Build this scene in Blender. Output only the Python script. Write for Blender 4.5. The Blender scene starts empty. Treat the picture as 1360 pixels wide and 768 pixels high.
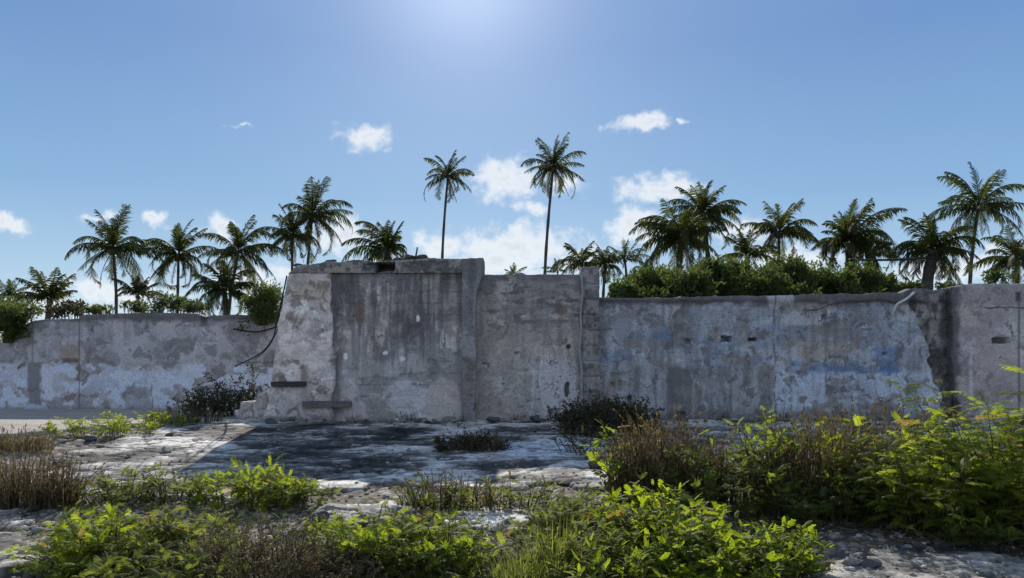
import bpy, math, random
import numpy as np
from mathutils import Vector, Matrix

# ------------------------------------------------------------------ camera, sky, sun, exposure
S = bpy.context.scene
COL = S.collection
F, CXP, HOR, EYE = 985.0, 680.0, 450.0, 1.6
cam = bpy.data.cameras.new('camera')
cam.sensor_width = 36.0
cam.lens = 36.0 * F / 1360.0
cam.shift_y = (HOR - 384.0) / 1360.0
cam.clip_start, cam.clip_end = 0.05, 3000.0
camo = bpy.data.objects.new('camera', cam)
COL.objects.link(camo)
camo.location = (0, 0, EYE)
camo.rotation_euler = (math.radians(90), 0, 0)
S.camera = camo

SUN_EL, SUN_AZ = math.radians(27.0), math.radians(-3.6)      # azimuth from +Y, positive to +X
SKY_STRENGTH, SUN_STRENGTH, EXPOSURE = 0.05, 4.4, 0.62
S.view_settings.view_transform = 'Standard'
S.view_settings.look = 'None'
S.view_settings.gamma = 1.0
S.view_settings.use_curve_mapping = False
S.view_settings.exposure = EXPOSURE

sun = bpy.data.lights.new('sun', 'SUN')
sun.energy = SUN_STRENGTH
sun.angle = math.radians(0.53)
sun.color = (1.0, 0.93, 0.82)
suno = bpy.data.objects.new('sun', sun)
COL.objects.link(suno)
sd = Vector((math.sin(SUN_AZ) * math.cos(SUN_EL), math.cos(SUN_AZ) * math.cos(SUN_EL), math.sin(SUN_EL)))
suno.rotation_euler = sd.to_track_quat('Z', 'Y').to_euler()
suno.location = (0, 0, 60)

# clouds as directions: (px, py, rx, ry, strength) in degrees-like picture units turned into view directions once
CLOUDS = [(487, 181, 34, 21, 1.0), (850, 166, 46, 13, .95), (905, 161, 12, 7, .7), (672, 240, 50, 33, 1.05), (752, 238, 34, 22, .9),
          (705, 279, 26, 13, .9), (880, 252, 62, 22, 1.05), (845, 302, 52, 30, 1.0), (690, 326, 82, 30, 1.1), (655, 352, 75, 22, 1.1),
          (455, 306, 52, 30, 1.05), (588, 324, 40, 26, 1.0), (8, 300, 30, 14, 1.0), (132, 286, 30, 12, .7), (215, 290, 22, 16, .9),
          (292, 302, 28, 22, .9), (150, 388, 120, 26, .85), (335, 375, 75, 34, .9), (985, 308, 42, 20, .95), (1050, 345, 80, 28, .9),
          (1250, 358, 130, 28, .8), (1192, 318, 12, 5, .8), (960, 368, 80, 24, .95), (320, 165, 20, 7, .45), (770, 345, 50, 22, .9),
          (540, 350, 120, 18, .8), (60, 405, 120, 25, .8), (1330, 330, 40, 20, .7)]


def build_world():
    w = bpy.data.worlds.new('World')
    S.world = w
    w.use_nodes = True
    nt = w.node_tree
    N, L = nt.nodes, nt.links
    N.clear()

    def node(t, **k):
        n = N.new(t)
        for a, b in k.items():
            setattr(n, a, b)
        return n

    def math_(op, a, b=None, c=None, clamp=False):
        n = node('ShaderNodeMath', operation=op, use_clamp=clamp)
        for i, v in enumerate((a, b, c)):
            if v is None:
                continue
            if isinstance(v, (int, float)):
                n.inputs[i].default_value = v
            else:
                L.new(v, n.inputs[i])
        return n.outputs[0]

    out = node('ShaderNodeOutputWorld')
    bg = node('ShaderNodeBackground')
    sky = node('ShaderNodeTexSky', sky_type='NISHITA')
    sky.sun_disc = False
    sky.sun_elevation = SUN_EL
    sky.sun_rotation = SUN_AZ
    sky.altitude = 0
    sky.air_density = 1.0
    sky.dust_density = 0.4
    sky.ozone_density = 2.2
    tc = node('ShaderNodeTexCoord')
    sep = node('ShaderNodeSeparateXYZ')
    L.new(tc.outputs['Generated'], sep.inputs[0])
    x, y, z = sep.outputs
    yy = math_('MAXIMUM', y, 0.08)
    u, v = math_('DIVIDE', x, yy), math_('DIVIDE', z, yy)
    comb = node('ShaderNodeCombineXYZ')
    L.new(u, comb.inputs[0])
    L.new(v, comb.inputs[1])
    wn = node('ShaderNodeTexNoise')
    wn.inputs['Scale'].default_value = 22
    wn.inputs['Detail'].default_value = 3
    L.new(comb.outputs[0], wn.inputs['Vector'])
    wv = node('ShaderNodeVectorMath', operation='MULTIPLY_ADD')
    L.new(wn.outputs['Color'], wv.inputs[0])
    wv.inputs[1].default_value = (.07, .045, 0)
    wv.inputs[2].default_value = (-.035, -.0225, 0)
    pv = node('ShaderNodeVectorMath', operation='ADD')
    L.new(comb.outputs[0], pv.inputs[0])
    L.new(wv.outputs[0], pv.inputs[1])
    m = None
    for px, py, rx, ry, st in CLOUDS:
        st, rx, ry = st + .07, rx * 1.05, ry * 1.03
        cu, cv = (px - CXP) / F, (HOR - py) / F
        su, sv = F / rx, F / ry
        q = node('ShaderNodeVectorMath', operation='MULTIPLY_ADD')
        L.new(pv.outputs[0], q.inputs[0])
        q.inputs[1].default_value = (su, sv, 0)
        q.inputs[2].default_value = (-cu * su, -cv * sv, 0)
        ln = node('ShaderNodeVectorMath', operation='LENGTH')
        L.new(q.outputs[0], ln.inputs[0])
        a = math_('MULTIPLY_ADD', ln.outputs['Value'], -1.0, st)
        m = a if m is None else math_('MAXIMUM', m, a)
    n1 = node('ShaderNodeTexNoise')
    n1.inputs['Scale'].default_value = 52
    n1.inputs['Detail'].default_value = 9
    n1.inputs['Roughness'].default_value = .62
    L.new(comb.outputs[0], n1.inputs['Vector'])
    dens = math_('ADD', m, math_('MULTIPLY_ADD', n1.outputs[0], 1.7, -.85))
    mr = node('ShaderNodeMapRange', interpolation_type='SMOOTHSTEP')
    mr.inputs[1].default_value, mr.inputs[2].default_value = -.05, .95
    L.new(dens, mr.inputs[0])
    front = node('ShaderNodeMapRange')
    front.inputs[1].default_value, front.inputs[2].default_value = .1, .2
    L.new(y, front.inputs[0])
    al_f = math_('MULTIPLY', mr.outputs[0], front.outputs[0])
    # unseen clouds added behind the viewer to lighten the shaded walls
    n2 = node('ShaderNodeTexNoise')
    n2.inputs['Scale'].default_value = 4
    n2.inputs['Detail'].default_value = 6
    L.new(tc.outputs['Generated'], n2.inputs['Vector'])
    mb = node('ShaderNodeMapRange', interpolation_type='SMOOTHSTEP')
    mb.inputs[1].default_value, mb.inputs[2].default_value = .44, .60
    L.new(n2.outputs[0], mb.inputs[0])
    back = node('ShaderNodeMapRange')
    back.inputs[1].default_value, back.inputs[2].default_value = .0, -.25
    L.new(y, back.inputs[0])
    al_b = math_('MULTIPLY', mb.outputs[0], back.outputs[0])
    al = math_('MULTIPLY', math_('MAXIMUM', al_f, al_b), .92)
    # cloud colour: bright rims, greyer thick middles
    sh = node('ShaderNodeMapRange', interpolation_type='SMOOTHSTEP')
    sh.inputs[1].default_value, sh.inputs[2].default_value = .45, 1.2
    L.new(dens, sh.inputs[0])
    cr = node('ShaderNodeMix', data_type='RGBA')
    L.new(sh.outputs[0], cr.inputs['Factor'])
    cr.inputs['A'].default_value = CLOUD_LIT
    cr.inputs['B'].default_value = CLOUD_DARK
    grad = node('ShaderNodeValToRGB')
    els = grad.color_ramp.elements
    els[0].position, els[0].color = 0.0, (.58, .76, .90, 1)
    els[1].position, els[1].color = 1.0, (.17, .32, .60, 1)
    for p_, c_ in ((.06, (.46, .66, .86, 1)), (.18, (.262, .468, .745, 1)), (.36, (.168, .325, .635, 1))):
        e = els.new(p_)
        e.color = c_
    L.new(z, grad.inputs[0])
    gs = node('ShaderNodeMix', data_type='RGBA', blend_type='MULTIPLY')
    gs.inputs['Factor'].default_value = 1
    L.new(grad.outputs[0], gs.inputs['A'])
    gs.inputs['B'].default_value = (GRAD_GAIN, GRAD_GAIN, GRAD_GAIN, 1)
    bl = node('ShaderNodeMix', data_type='RGBA')
    bl.inputs['Factor'].default_value = .88
    L.new(sky.outputs[0], bl.inputs['A'])
    L.new(gs.outputs['Result'], bl.inputs['B'])
    # aureole of scattered light close round the sun
    dt = node('ShaderNodeVectorMath', operation='DOT_PRODUCT')
    L.new(tc.outputs['Generated'], dt.inputs[0])
    dt.inputs[1].default_value = sd
    pw = math_('ADD', math_('MULTIPLY', math_('POWER', math_('MAXIMUM', dt.outputs['Value'], 0), 200), 3.4), math_('MULTIPLY', math_('POWER', math_('MAXIMUM', dt.outputs['Value'], 0), 26), 1.1))
    au = node('ShaderNodeMix', data_type='RGBA', blend_type='ADD')
    au.inputs['Factor'].default_value = 1
    L.new(bl.outputs['Result'], au.inputs['A'])
    L.new(pw, au.inputs['B'])
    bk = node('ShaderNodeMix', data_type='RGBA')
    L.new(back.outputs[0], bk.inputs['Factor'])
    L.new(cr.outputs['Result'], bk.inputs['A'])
    bk.inputs['B'].default_value = CLOUD_BACK_FILL
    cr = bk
    mix = node('ShaderNodeMix', data_type='RGBA')
    L.new(al, mix.inputs['Factor'])
    L.new(au.outputs['Result'], mix.inputs['A'])
    L.new(cr.outputs['Result'], mix.inputs['B'])
    L.new(mix.outputs['Result'], bg.inputs[0])
    bg.inputs[1].default_value = SKY_STRENGTH
    L.new(bg.outputs[0], out.inputs[0])


GRAD_GAIN = 12.9
CLOUD_LIT = (12.6, 12.9, 13.2, 1)
CLOUD_BACK_FILL = (13.5, 13.5, 13.6, 1)
CLOUD_DARK = (9.6, 10.3, 11.2, 1)
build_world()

# ------------------------------------------------------------------ numpy noise
rng = np.random.default_rng(7)
random.seed(7)


def hsh(ix, iy, seed=0):
    n = (ix.astype(np.int64) * 374761393 + iy.astype(np.int64) * 668265263 + seed * 1442695041) & 0xffffffff
    n = ((n ^ (n >> 13)) * 1274126177) & 0xffffffff
    n = ((n ^ (n >> 15)) * 2246822519) & 0xffffffff
    return ((n ^ (n >> 16)) & 0xffff) / 65535.0


def vn(x, y, seed=0):
    x, y = np.broadcast_arrays(np.asarray(x, float), np.asarray(y, float))
    ix, iy = np.floor(x), np.floor(y)
    fx, fy = x - ix, y - iy
    fx, fy = fx * fx * fx * (fx * (fx * 6 - 15) + 10), fy * fy * fy * (fy * (fy * 6 - 15) + 10)
    a, b = hsh(ix, iy, seed), hsh(ix + 1, iy, seed)
    c, d = hsh(ix, iy + 1, seed), hsh(ix + 1, iy + 1, seed)
    return (a + (b - a) * fx) * (1 - fy) + (c + (d - c) * fx) * fy


def fbm(x, y, seed=0, oct=5, gain=.5):
    t, a, s = 0, 1.0, 0
    for i in range(oct):
        t = t + a * vn(x * 2 ** i + 17.3 * i, y * 2 ** i - 9.1 * i, seed + i)
        s += a
        a *= gain
    return t / s


def cells(x, y, seed=0):
    """nearest jittered cell: its random value, and the distance to it"""
    ix, iy = np.floor(x), np.floor(y)
    best, val = np.full(x.shape, 9.0), np.zeros(x.shape)
    for dx in (-1, 0, 1):
        for dy in (-1, 0, 1):
            jx, jy = ix + dx, iy + dy
            px, py = jx + hsh(jx, jy, seed), jy + hsh(jx, jy, seed + 51)
            d = np.hypot(px - x, py - y)
            m = d < best
            val = np.where(m, hsh(jx, jy, seed + 99), val)
            best = np.where(m, d, best)
    return val, best


def sm(a, b, x):
    t = np.clip((x - a) / (b - a), 0, 1)
    return t * t * (3 - 2 * t)


def sd_poly(x, y, poly):
    """signed distance, positive inside"""
    d = np.full(x.shape, 1e9)
    ins = np.zeros(x.shape, bool)
    n = len(poly)
    for i in range(n):
        (ax, ay), (bx, by) = poly[i], poly[(i + 1) % n]
        ex, ey = bx - ax, by - ay
        t = np.clip(((x - ax) * ex + (y - ay) * ey) / (ex * ex + ey * ey + 1e-12), 0, 1)
        d = np.minimum(d, np.hypot(x - ax - t * ex, y - ay - t * ey))
        c = ((ay > y) != (by > y)) & (x < (bx - ax) * (y - ay) / (by - ay + 1e-12) + ax)
        ins ^= c
    return np.where(ins, d, -d)


# ------------------------------------------------------------------ mesh and object helpers
def setp(o, label=None, cat=None, group=None, kind=None):
    if label:
        o['label'] = label
    if cat:
        o['category'] = cat
    if group:
        o['group'] = group
    if kind:
        o['kind'] = kind
    return o


def mesh_np(name, verts, polys, mat=None, smooth=False, cols=None, attrs=None):
    """polys: list of int arrays (n,k)"""
    me = bpy.data.meshes.new(name)
    verts = np.asarray(verts, np.float32)
    me.vertices.add(len(verts))
    me.vertices.foreach_set('co', verts.ravel())
    polys = [np.asarray(p, np.int32) for p in polys if len(p)]
    nl = sum(p.size for p in polys)
    npoly = sum(len(p) for p in polys)
    me.loops.add(nl)
    me.polygons.add(npoly)
    me.loops.foreach_set('vertex_index', np.concatenate([p.ravel() for p in polys]))
    cnt = np.concatenate([np.full(len(p), p.shape[1], np.int32) for p in polys])
    st = np.concatenate([[0], np.cumsum(cnt)[:-1]]).astype(np.int32)
    me.polygons.foreach_set('loop_start', st)
    me.polygons.foreach_set('use_smooth', np.full(npoly, bool(smooth)))
    me.update(calc_edges=True)
    me.validate()
    if cols is not None:
        a = me.color_attributes.new('col', 'FLOAT_COLOR', 'POINT')
        c = np.ones((len(verts), 4), np.float32)
        c[:, :3] = cols
        a.data.foreach_set('color', c.ravel())
    for k, v in (attrs or {}).items():
        a = me.attributes.new(k, 'FLOAT', 'POINT')
        a.data.foreach_set('value', np.asarray(v, np.float32))
    if mat:
        me.materials.append(mat)
    return me


def link(name, me, parent=None, loc=(0, 0, 0)):
    o = bpy.data.objects.new(name, me)
    COL.objects.link(o)
    if parent is not None:
        o.parent = parent
    o.location = loc
    return o


def empty(name, loc=(0, 0, 0), label=None, cat=None, group=None):
    o = bpy.data.objects.new(name, None)
    o.empty_display_size = .2
    COL.objects.link(o)
    o.location = loc
    return setp(o, label, cat, group)


class Acc:
    def __init__(s):
        s.v, s.q, s.t, s.a, s.n = [], [], [], [], 0

    def add(s, v, quads=None, tris=None, tint=.5):
        v = np.asarray(v, float).reshape(-1, 3)
        if quads is not None and len(quads):
            s.q.append(np.asarray(quads).reshape(-1, 4) + s.n)
        if tris is not None and len(tris):
            s.t.append(np.asarray(tris).reshape(-1, 3) + s.n)
        s.v.append(v)
        s.a.append(np.broadcast_to(np.asarray(tint, float), (len(v),)))
        s.n += len(v)

    def inst(s, T, quads, tris, R, P, scale, tint):
        """template T (V,3) placed L times: R (L,3,3) columns are axes, P (L,3), scale (L,), tint (L,)"""
        Ln, V = len(P), len(T)
        v = np.einsum('lij,vj->lvi', R, T) * np.asarray(scale).reshape(-1, 1, 1) + P[:, None, :]
        off = (np.arange(Ln) * V)[:, None, None]
        q = (quads[None] + off).reshape(-1, 4) if len(quads) else None
        t = (tris[None] + off).reshape(-1, 3) if len(tris) else None
        s.add(v.reshape(-1, 3), q, t, np.repeat(tint, V))

    def tube(s, pts, r0, r1, n=5, tint=.5, cap=False):
        pts = np.asarray(pts, float)
        k = len(pts)
        d = np.gradient(pts, axis=0)
        d /= np.linalg.norm(d, axis=1, keepdims=True) + 1e-9
        ref = np.array([0, 1., 0]) if abs(d[0, 1]) < .8 else np.array([1., 0, 0])
        a = np.cross(d, ref)
        a /= np.linalg.norm(a, axis=1, keepdims=True) + 1e-9
        b = np.cross(d, a)
        rr = np.linspace(r0, r1, k) if np.isscalar(r0) else np.asarray(r0)
        th = np.arange(n) / n * 2 * np.pi
        v = pts[:, None] + rr[:, None, None] * (a[:, None] * np.cos(th)[None, :, None] + b[:, None] * np.sin(th)[None, :, None])
        i = np.arange(k - 1)[:, None] * n
        j = np.arange(n)[None]
        q = np.stack([i + j, i + (j + 1) % n, i + n + (j + 1) % n, i + n + j], -1)
        v = v.reshape(-1, 3)
        tr = None
        if cap:
            v = np.vstack([v, pts[:1], pts[-1:]])
            c0, c1, e = k * n, k * n + 1, (k - 1) * n
            tr = np.vstack([np.stack([np.full(n, c0), (j[0] + 1) % n, j[0]], -1), np.stack([np.full(n, c1), e + j[0], e + (j[0] + 1) % n], -1)])
        s.add(v, q.reshape(-1, 4), tr, tint)

    def mesh(s, name, mat, smooth=False):
        v = np.vstack(s.v)
        polys = []
        if s.q:
            polys.append(np.vstack(s.q))
        if s.t:
            polys.append(np.vstack(s.t))
        return mesh_np(name, v, polys, mat, smooth, attrs={'tint': np.concatenate(s.a)})


def grid_quads(ny, nx):
    i = np.arange(ny - 1)[:, None] * nx
    j = np.arange(nx - 1)[None]
    return np.stack([i + j, i + j + 1, i + nx + j + 1, i + nx + j], -1).reshape(-1, 4)


# ------------------------------------------------------------------ materials
def new_mat(name):
    m = bpy.data.materials.new(name)
    m.use_nodes = True
    nt = m.node_tree
    b = nt.nodes['Principled BSDF']
    b.inputs['Specular IOR Level'].default_value = .25
    return m, nt, b


def masonry_mat(name, scale=1.0, bump=.35, rough=.93, amp=.55):
    """colour attribute of the paint / stain layers, broken up by fine noise, with a grainy relief"""
    m, nt, b = new_mat(name)
    N, L = nt.nodes, nt.links
    at = N.new('ShaderNodeAttribute')
    at.attribute_name = 'col'
    tc = N.new('ShaderNodeTexCoord')
    n1 = N.new('ShaderNodeTexNoise')
    n1.inputs['Scale'].default_value = 26 * scale
    n1.inputs['Detail'].default_value = 8
    n1.inputs['Roughness'].default_value = .7
    L.new(tc.outputs['Object'], n1.inputs['Vector'])
    mr = N.new('ShaderNodeMapRange')
    mr.inputs[1].default_value, mr.inputs[2].default_value = .25, .75
    mr.inputs[3].default_value, mr.inputs[4].default_value = 1 - amp / 2, 1 + amp / 2
    L.new(n1.outputs[0], mr.inputs[0])
    mx = N.new('ShaderNodeMix')
    mx.data_type = 'RGBA'
    mx.blend_type = 'MULTIPLY'
    mx.inputs['Factor'].default_value = 1
    L.new(at.outputs['Color'], mx.inputs['A'])
    L.new(mr.outputs[0], mx.inputs['B'])
    L.new(mx.outputs['Result'], b.inputs['Base Color'])
    n2 = N.new('ShaderNodeTexNoise')
    n2.inputs['Scale'].default_value = 60 * scale
    n2.inputs['Detail'].default_value = 6
    L.new(tc.outputs['Object'], n2.inputs['Vector'])
    bp = N.new('ShaderNodeBump')
    bp.inputs['Strength'].default_value = bump
    bp.inputs['Distance'].default_value = .02
    L.new(n2.outputs[0], bp.inputs['Height'])
    L.new(bp.outputs[0], b.inputs['Normal'])
    b.inputs['Roughness'].default_value = rough
    return m


def leaf_mat(name, c0, c1, trans, tfac=.5, rough=.55, dead=None):
    """leaf: colour runs c0..c1 with the per-leaf tint, part of the light passes through"""
    m, nt, b = new_mat(name)
    N, L = nt.nodes, nt.links
    at = N.new('ShaderNodeAttribute')
    at.attribute_name = 'tint'
    mx = N.new('ShaderNodeValToRGB')
    e = mx.color_ramp.elements
    e[0].position, e[0].color = 0, (*c0, 1)
    e[1].position, e[1].color = .9, (*c1, 1)
    e.new(.985).color = (*c1, 1)
    e.new(.998).color = (*(dead or c1), 1)
    L.new(at.outputs['Fac'], mx.inputs[0])
    L.new(mx.outputs[0], b.inputs['Base Color'])
    b.inputs['Roughness'].default_value = rough
    tr = N.new('ShaderNodeBsdfTranslucent')
    mt = N.new('ShaderNodeMix')
    mt.data_type = 'RGBA'
    mt.blend_type = 'MULTIPLY'
    mt.inputs['Factor'].default_value = 1
    L.new(mx.outputs[0], mt.inputs['A'])
    mt.inputs['B'].default_value = (*trans, 1)
    L.new(mt.outputs['Result'], tr.inputs['Color'])
    ms = N.new('ShaderNodeMixShader')
    ms.inputs[0].default_value = tfac
    L.new(b.outputs[0], ms.inputs[1])
    L.new(tr.outputs[0], ms.inputs[2])
    L.new(ms.outputs[0], N['Material Output'].inputs[0])
    return m


def plain_mat(name, c0, c1, scale=8, rough=.85, stretch=(1, 1, 1), bump=.3):
    m, nt, b = new_mat(name)
    N, L = nt.nodes, nt.links
    tc = N.new('ShaderNodeTexCoord')
    mp = N.new('ShaderNodeMapping')
    mp.inputs['Scale'].default_value = stretch
    L.new(tc.outputs['Object'], mp.inputs[0])
    n = N.new('ShaderNodeTexNoise')
    n.inputs['Scale'].default_value = scale
    n.inputs['Detail'].default_value = 7
    L.new(mp.outputs[0], n.inputs['Vector'])
    r = N.new('ShaderNodeValToRGB')
    r.color_ramp.elements[0].position, r.color_ramp.elements[1].position = .35, .65
    r.color_ramp.elements[0].color = (*c0, 1)
    r.color_ramp.elements[1].color = (*c1, 1)
    L.new(n.outputs[0], r.inputs[0])
    L.new(r.outputs[0], b.inputs['Base Color'])
    b.inputs['Roughness'].default_value = rough
    bp = N.new('ShaderNodeBump')
    bp.inputs['Strength'].default_value = bump
    bp.inputs['Distance'].default_value = .01
    L.new(n.outputs[0], bp.inputs['Height'])
    L.new(bp.outputs[0], b.inputs['Normal'])
    return m


M_WALL = masonry_mat('weathered_plaster', bump=.55, amp=.85)
M_GROUND = masonry_mat('stony_soil', scale=1.0, bump=.9, amp=.9)
M_SLAB = masonry_mat('flaking_concrete', scale=1.1, bump=.7, amp=.8)
M_PALM = leaf_mat('palm_leaf', (.016, .023, .007), (.055, .064, .018), (2.2, 2.2, .8), .42, .7)
M_DEADPALM = leaf_mat('dry_palm_leaf', (.10, .065, .03), (.16, .11, .05), (1.2, 1.1, .9), .3)
M_TRUNK = plain_mat('palm_bark', (.05, .045, .04), (.10, .09, .08), 3, stretch=(1, 1, 6))
M_COCO = plain_mat('coconut_husk', (.05, .045, .015), (.10, .08, .03), 6)
M_FERN = leaf_mat('feathery_leaf', (.058, .090, .011), (.165, .198, .028), (2.7, 2.65, 1.15), .57, .7, (.12, .088, .048))
M_FERN_DULL = leaf_mat('dusty_leaf', (.048, .068, .016), (.125, .147, .040), (2.4, 2.3, 1.15), .51, .75, (.12, .088, .048))
M_BROAD = leaf_mat('bright_leaf', (.060, .095, .010), (.160, .198, .021), (2.65, 2.6, 1.05), .56, .7, (.12, .088, .048))
M_HEDGE = leaf_mat('hedge_leaf', (.026, .042, .014), (.080, .100, .034), (1.9, 2.0, 1.1), .40, .75)
M_DARKB = leaf_mat('dark_scrub_leaf', (.026, .030, .016), (.075, .070, .036), (1.5, 1.5, 1.0), .32)
M_DRY = leaf_mat('dry_stalk', (.046, .038, .025), (.145, .118, .064), (1.5, 1.4, 1.1), .30, .85)
M_GRASS = leaf_mat('grass_blade', (.060, .085, .020), (.17, .18, .05), (2.0, 2.0, 1.2), .45)
M_TWIG = plain_mat('grey_twig', (.10, .085, .07), (.26, .22, .18), 20)
M_STEM = plain_mat('brown_stem', (.05, .04, .022), (.12, .09, .05), 20)
M_STONE = plain_mat('pale_stone', (.13, .122, .11), (.30, .285, .26), 14, bump=.6)
M_DARKSTONE = plain_mat('dark_stone', (.05, .05, .055), (.12, .115, .11), 14, bump=.6)
M_WOOD = plain_mat('old_timber', (.035, .032, .035), (.09, .082, .08), 9, stretch=(.4, 4, 6), bump=.7)
M_GREYWOOD = plain_mat('grey_timber', (.10, .095, .09), (.19, .18, .17), 9, stretch=(.4, 4, 6), bump=.7)
M_CABLE = plain_mat('black_cable', (.012, .012, .014), (.03, .03, .03), 30, .6)
M_PIPE = plain_mat('white_pipe', (.50, .50, .48), (.68, .68, .66), 12, .6)
M_RUST = plain_mat('rusty_steel', (.05, .03, .02), (.12, .07, .045), 30)

# ------------------------------------------------------------------ ground
def P(px, py, Y):
    return ((px - CXP) * Y / F, Y, EYE - (py - HOR) * Y / F)


def G(px, py, z=0.0):
    Y = (EYE - z) * F / (py - HOR)
    return ((px - CXP) * Y / F, Y)


SLABS = [[G(352, 553), G(318, 556), G(205, 568), G(95, 599), G(40, 640), G(70, 660), G(160, 664), G(300, 662), G(440, 650), G(520, 646), G(600, 652),
          G(700, 642), G(800, 645), G(960, 628), G(1100, 612), (7.5, 10.5), (9.5, 11), (9.5, 15), (-4.9, 15)],
         [(-6.0, 7.4), G(5, 672), G(62, 676), G(66, 702), G(48, 738), G(20, 760), G(-40, 770), (-6, 5)],
         [G(1050, 775), G(1085, 738), G(1190, 712), G(1290, 716), G(1400, 735), (5.5, 4.0), (2.4, 4.2)],
         [G(410, 690), G(440, 668), G(520, 664), G(545, 676), G(500, 700), G(440, 706)],
         [G(610, 690), G(640, 672), G(720, 676), G(735, 694), G(690, 704)],
         [G(930, 600), G(1000, 590), G(1120, 590), G(1150, 602), G(1050, 612)]]


def slab_mask(x, y):
    m = np.full(x.shape, -9.0)
    for p in SLABS:
        m = np.maximum(m, sd_poly(x, y, p))
    return m + (fbm(x * 2.2, y * 2.2, 31) - .5) * .9


def ground_base(x, y):
    """gentle shape of the land: falls a little towards the far back wall on the left"""
    drop = -.2 * sm(14.6, 18.6, y) * sm(-4.3, -5.4, x)
    far = (fbm(x * .02, y * .02, 5) - .5) * .8 * sm(25, 80, np.hypot(x, y))
    return drop + far


def ground_z(x, y):
    z = ground_base(x, y)
    near = sm(40, 20, np.hypot(x, y))
    return z - .045 + near * ((fbm(x * .6, y * .6, 3) - .5) * .07 + (fbm(x * 3.1, y * 3.1, 11, 4) - .5) * .06 + (fbm(x * 11, y * 11, 14, 3) - .5) * .025)


def nonuni(a, b, step, lim, growth=1.16):
    c = list(np.arange(a, b + step / 2, step))
    s, lo, hi = step, [a], [b]
    while hi[-1] < lim or lo[-1] > -lim:
        s *= growth
        hi.append(hi[-1] + s)
        lo.append(lo[-1] - s)
    return np.array(lo[1:][::-1] + c + hi[1:])


def build_ground():
    xs = nonuni(-9.5, 10.5, .04, 900)
    ys = nonuni(3.6, 17.0, .04, 900)
    X, Y = np.meshgrid(xs, ys)
    Z = ground_z(X, Y)
    soil = np.array([.085, .072, .058])
    c = soil + np.zeros(X.shape + (3,))
    a = fbm(X * 1.3, Y * 1.3, 40)[..., None]
    c = c * (.7 + .7 * a)
    pale, d = cells(X * 9 + (fbm(X * 6, Y * 6, 9) - .5) * .8, Y * 9, 4)
    pm = ((pale > .62) & (d < .42) & (fbm(X * 1.7, Y * 1.7, 44) > .47))[..., None]
    c = np.where(pm, np.array([.30, .28, .25]) * (.6 + .7 * pale[..., None]), c)
    Z = Z + np.where(pm[..., 0], .018 * (1 - (d / .42) ** 2), 0)
    pal2, d2 = cells(X * 22, Y * 22, 8)
    pm2 = ((pal2 > .74) & (d2 < .38))[..., None]
    c = np.where(pm2, np.array([.26, .24, .21]) * (.5 + .8 * pal2[..., None]), c)
    lit = sm(.5, .62, fbm(X * 7, Y * 7, 61))[..., None] * .5
    c = c * (1 - lit) + np.array([.11, .085, .055]) * lit
    gr = sm(14, 22, Y)[..., None]
    c = c * (1 - gr) + np.array([.16, .15, .11]) * gr
    me = mesh_np('ground', np.stack([X, Y, Z], -1).reshape(-1, 3), [grid_quads(*X.shape)], M_GROUND, True, c.reshape(-1, 3))
    setp(link('ground', me), kind='structure')


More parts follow.
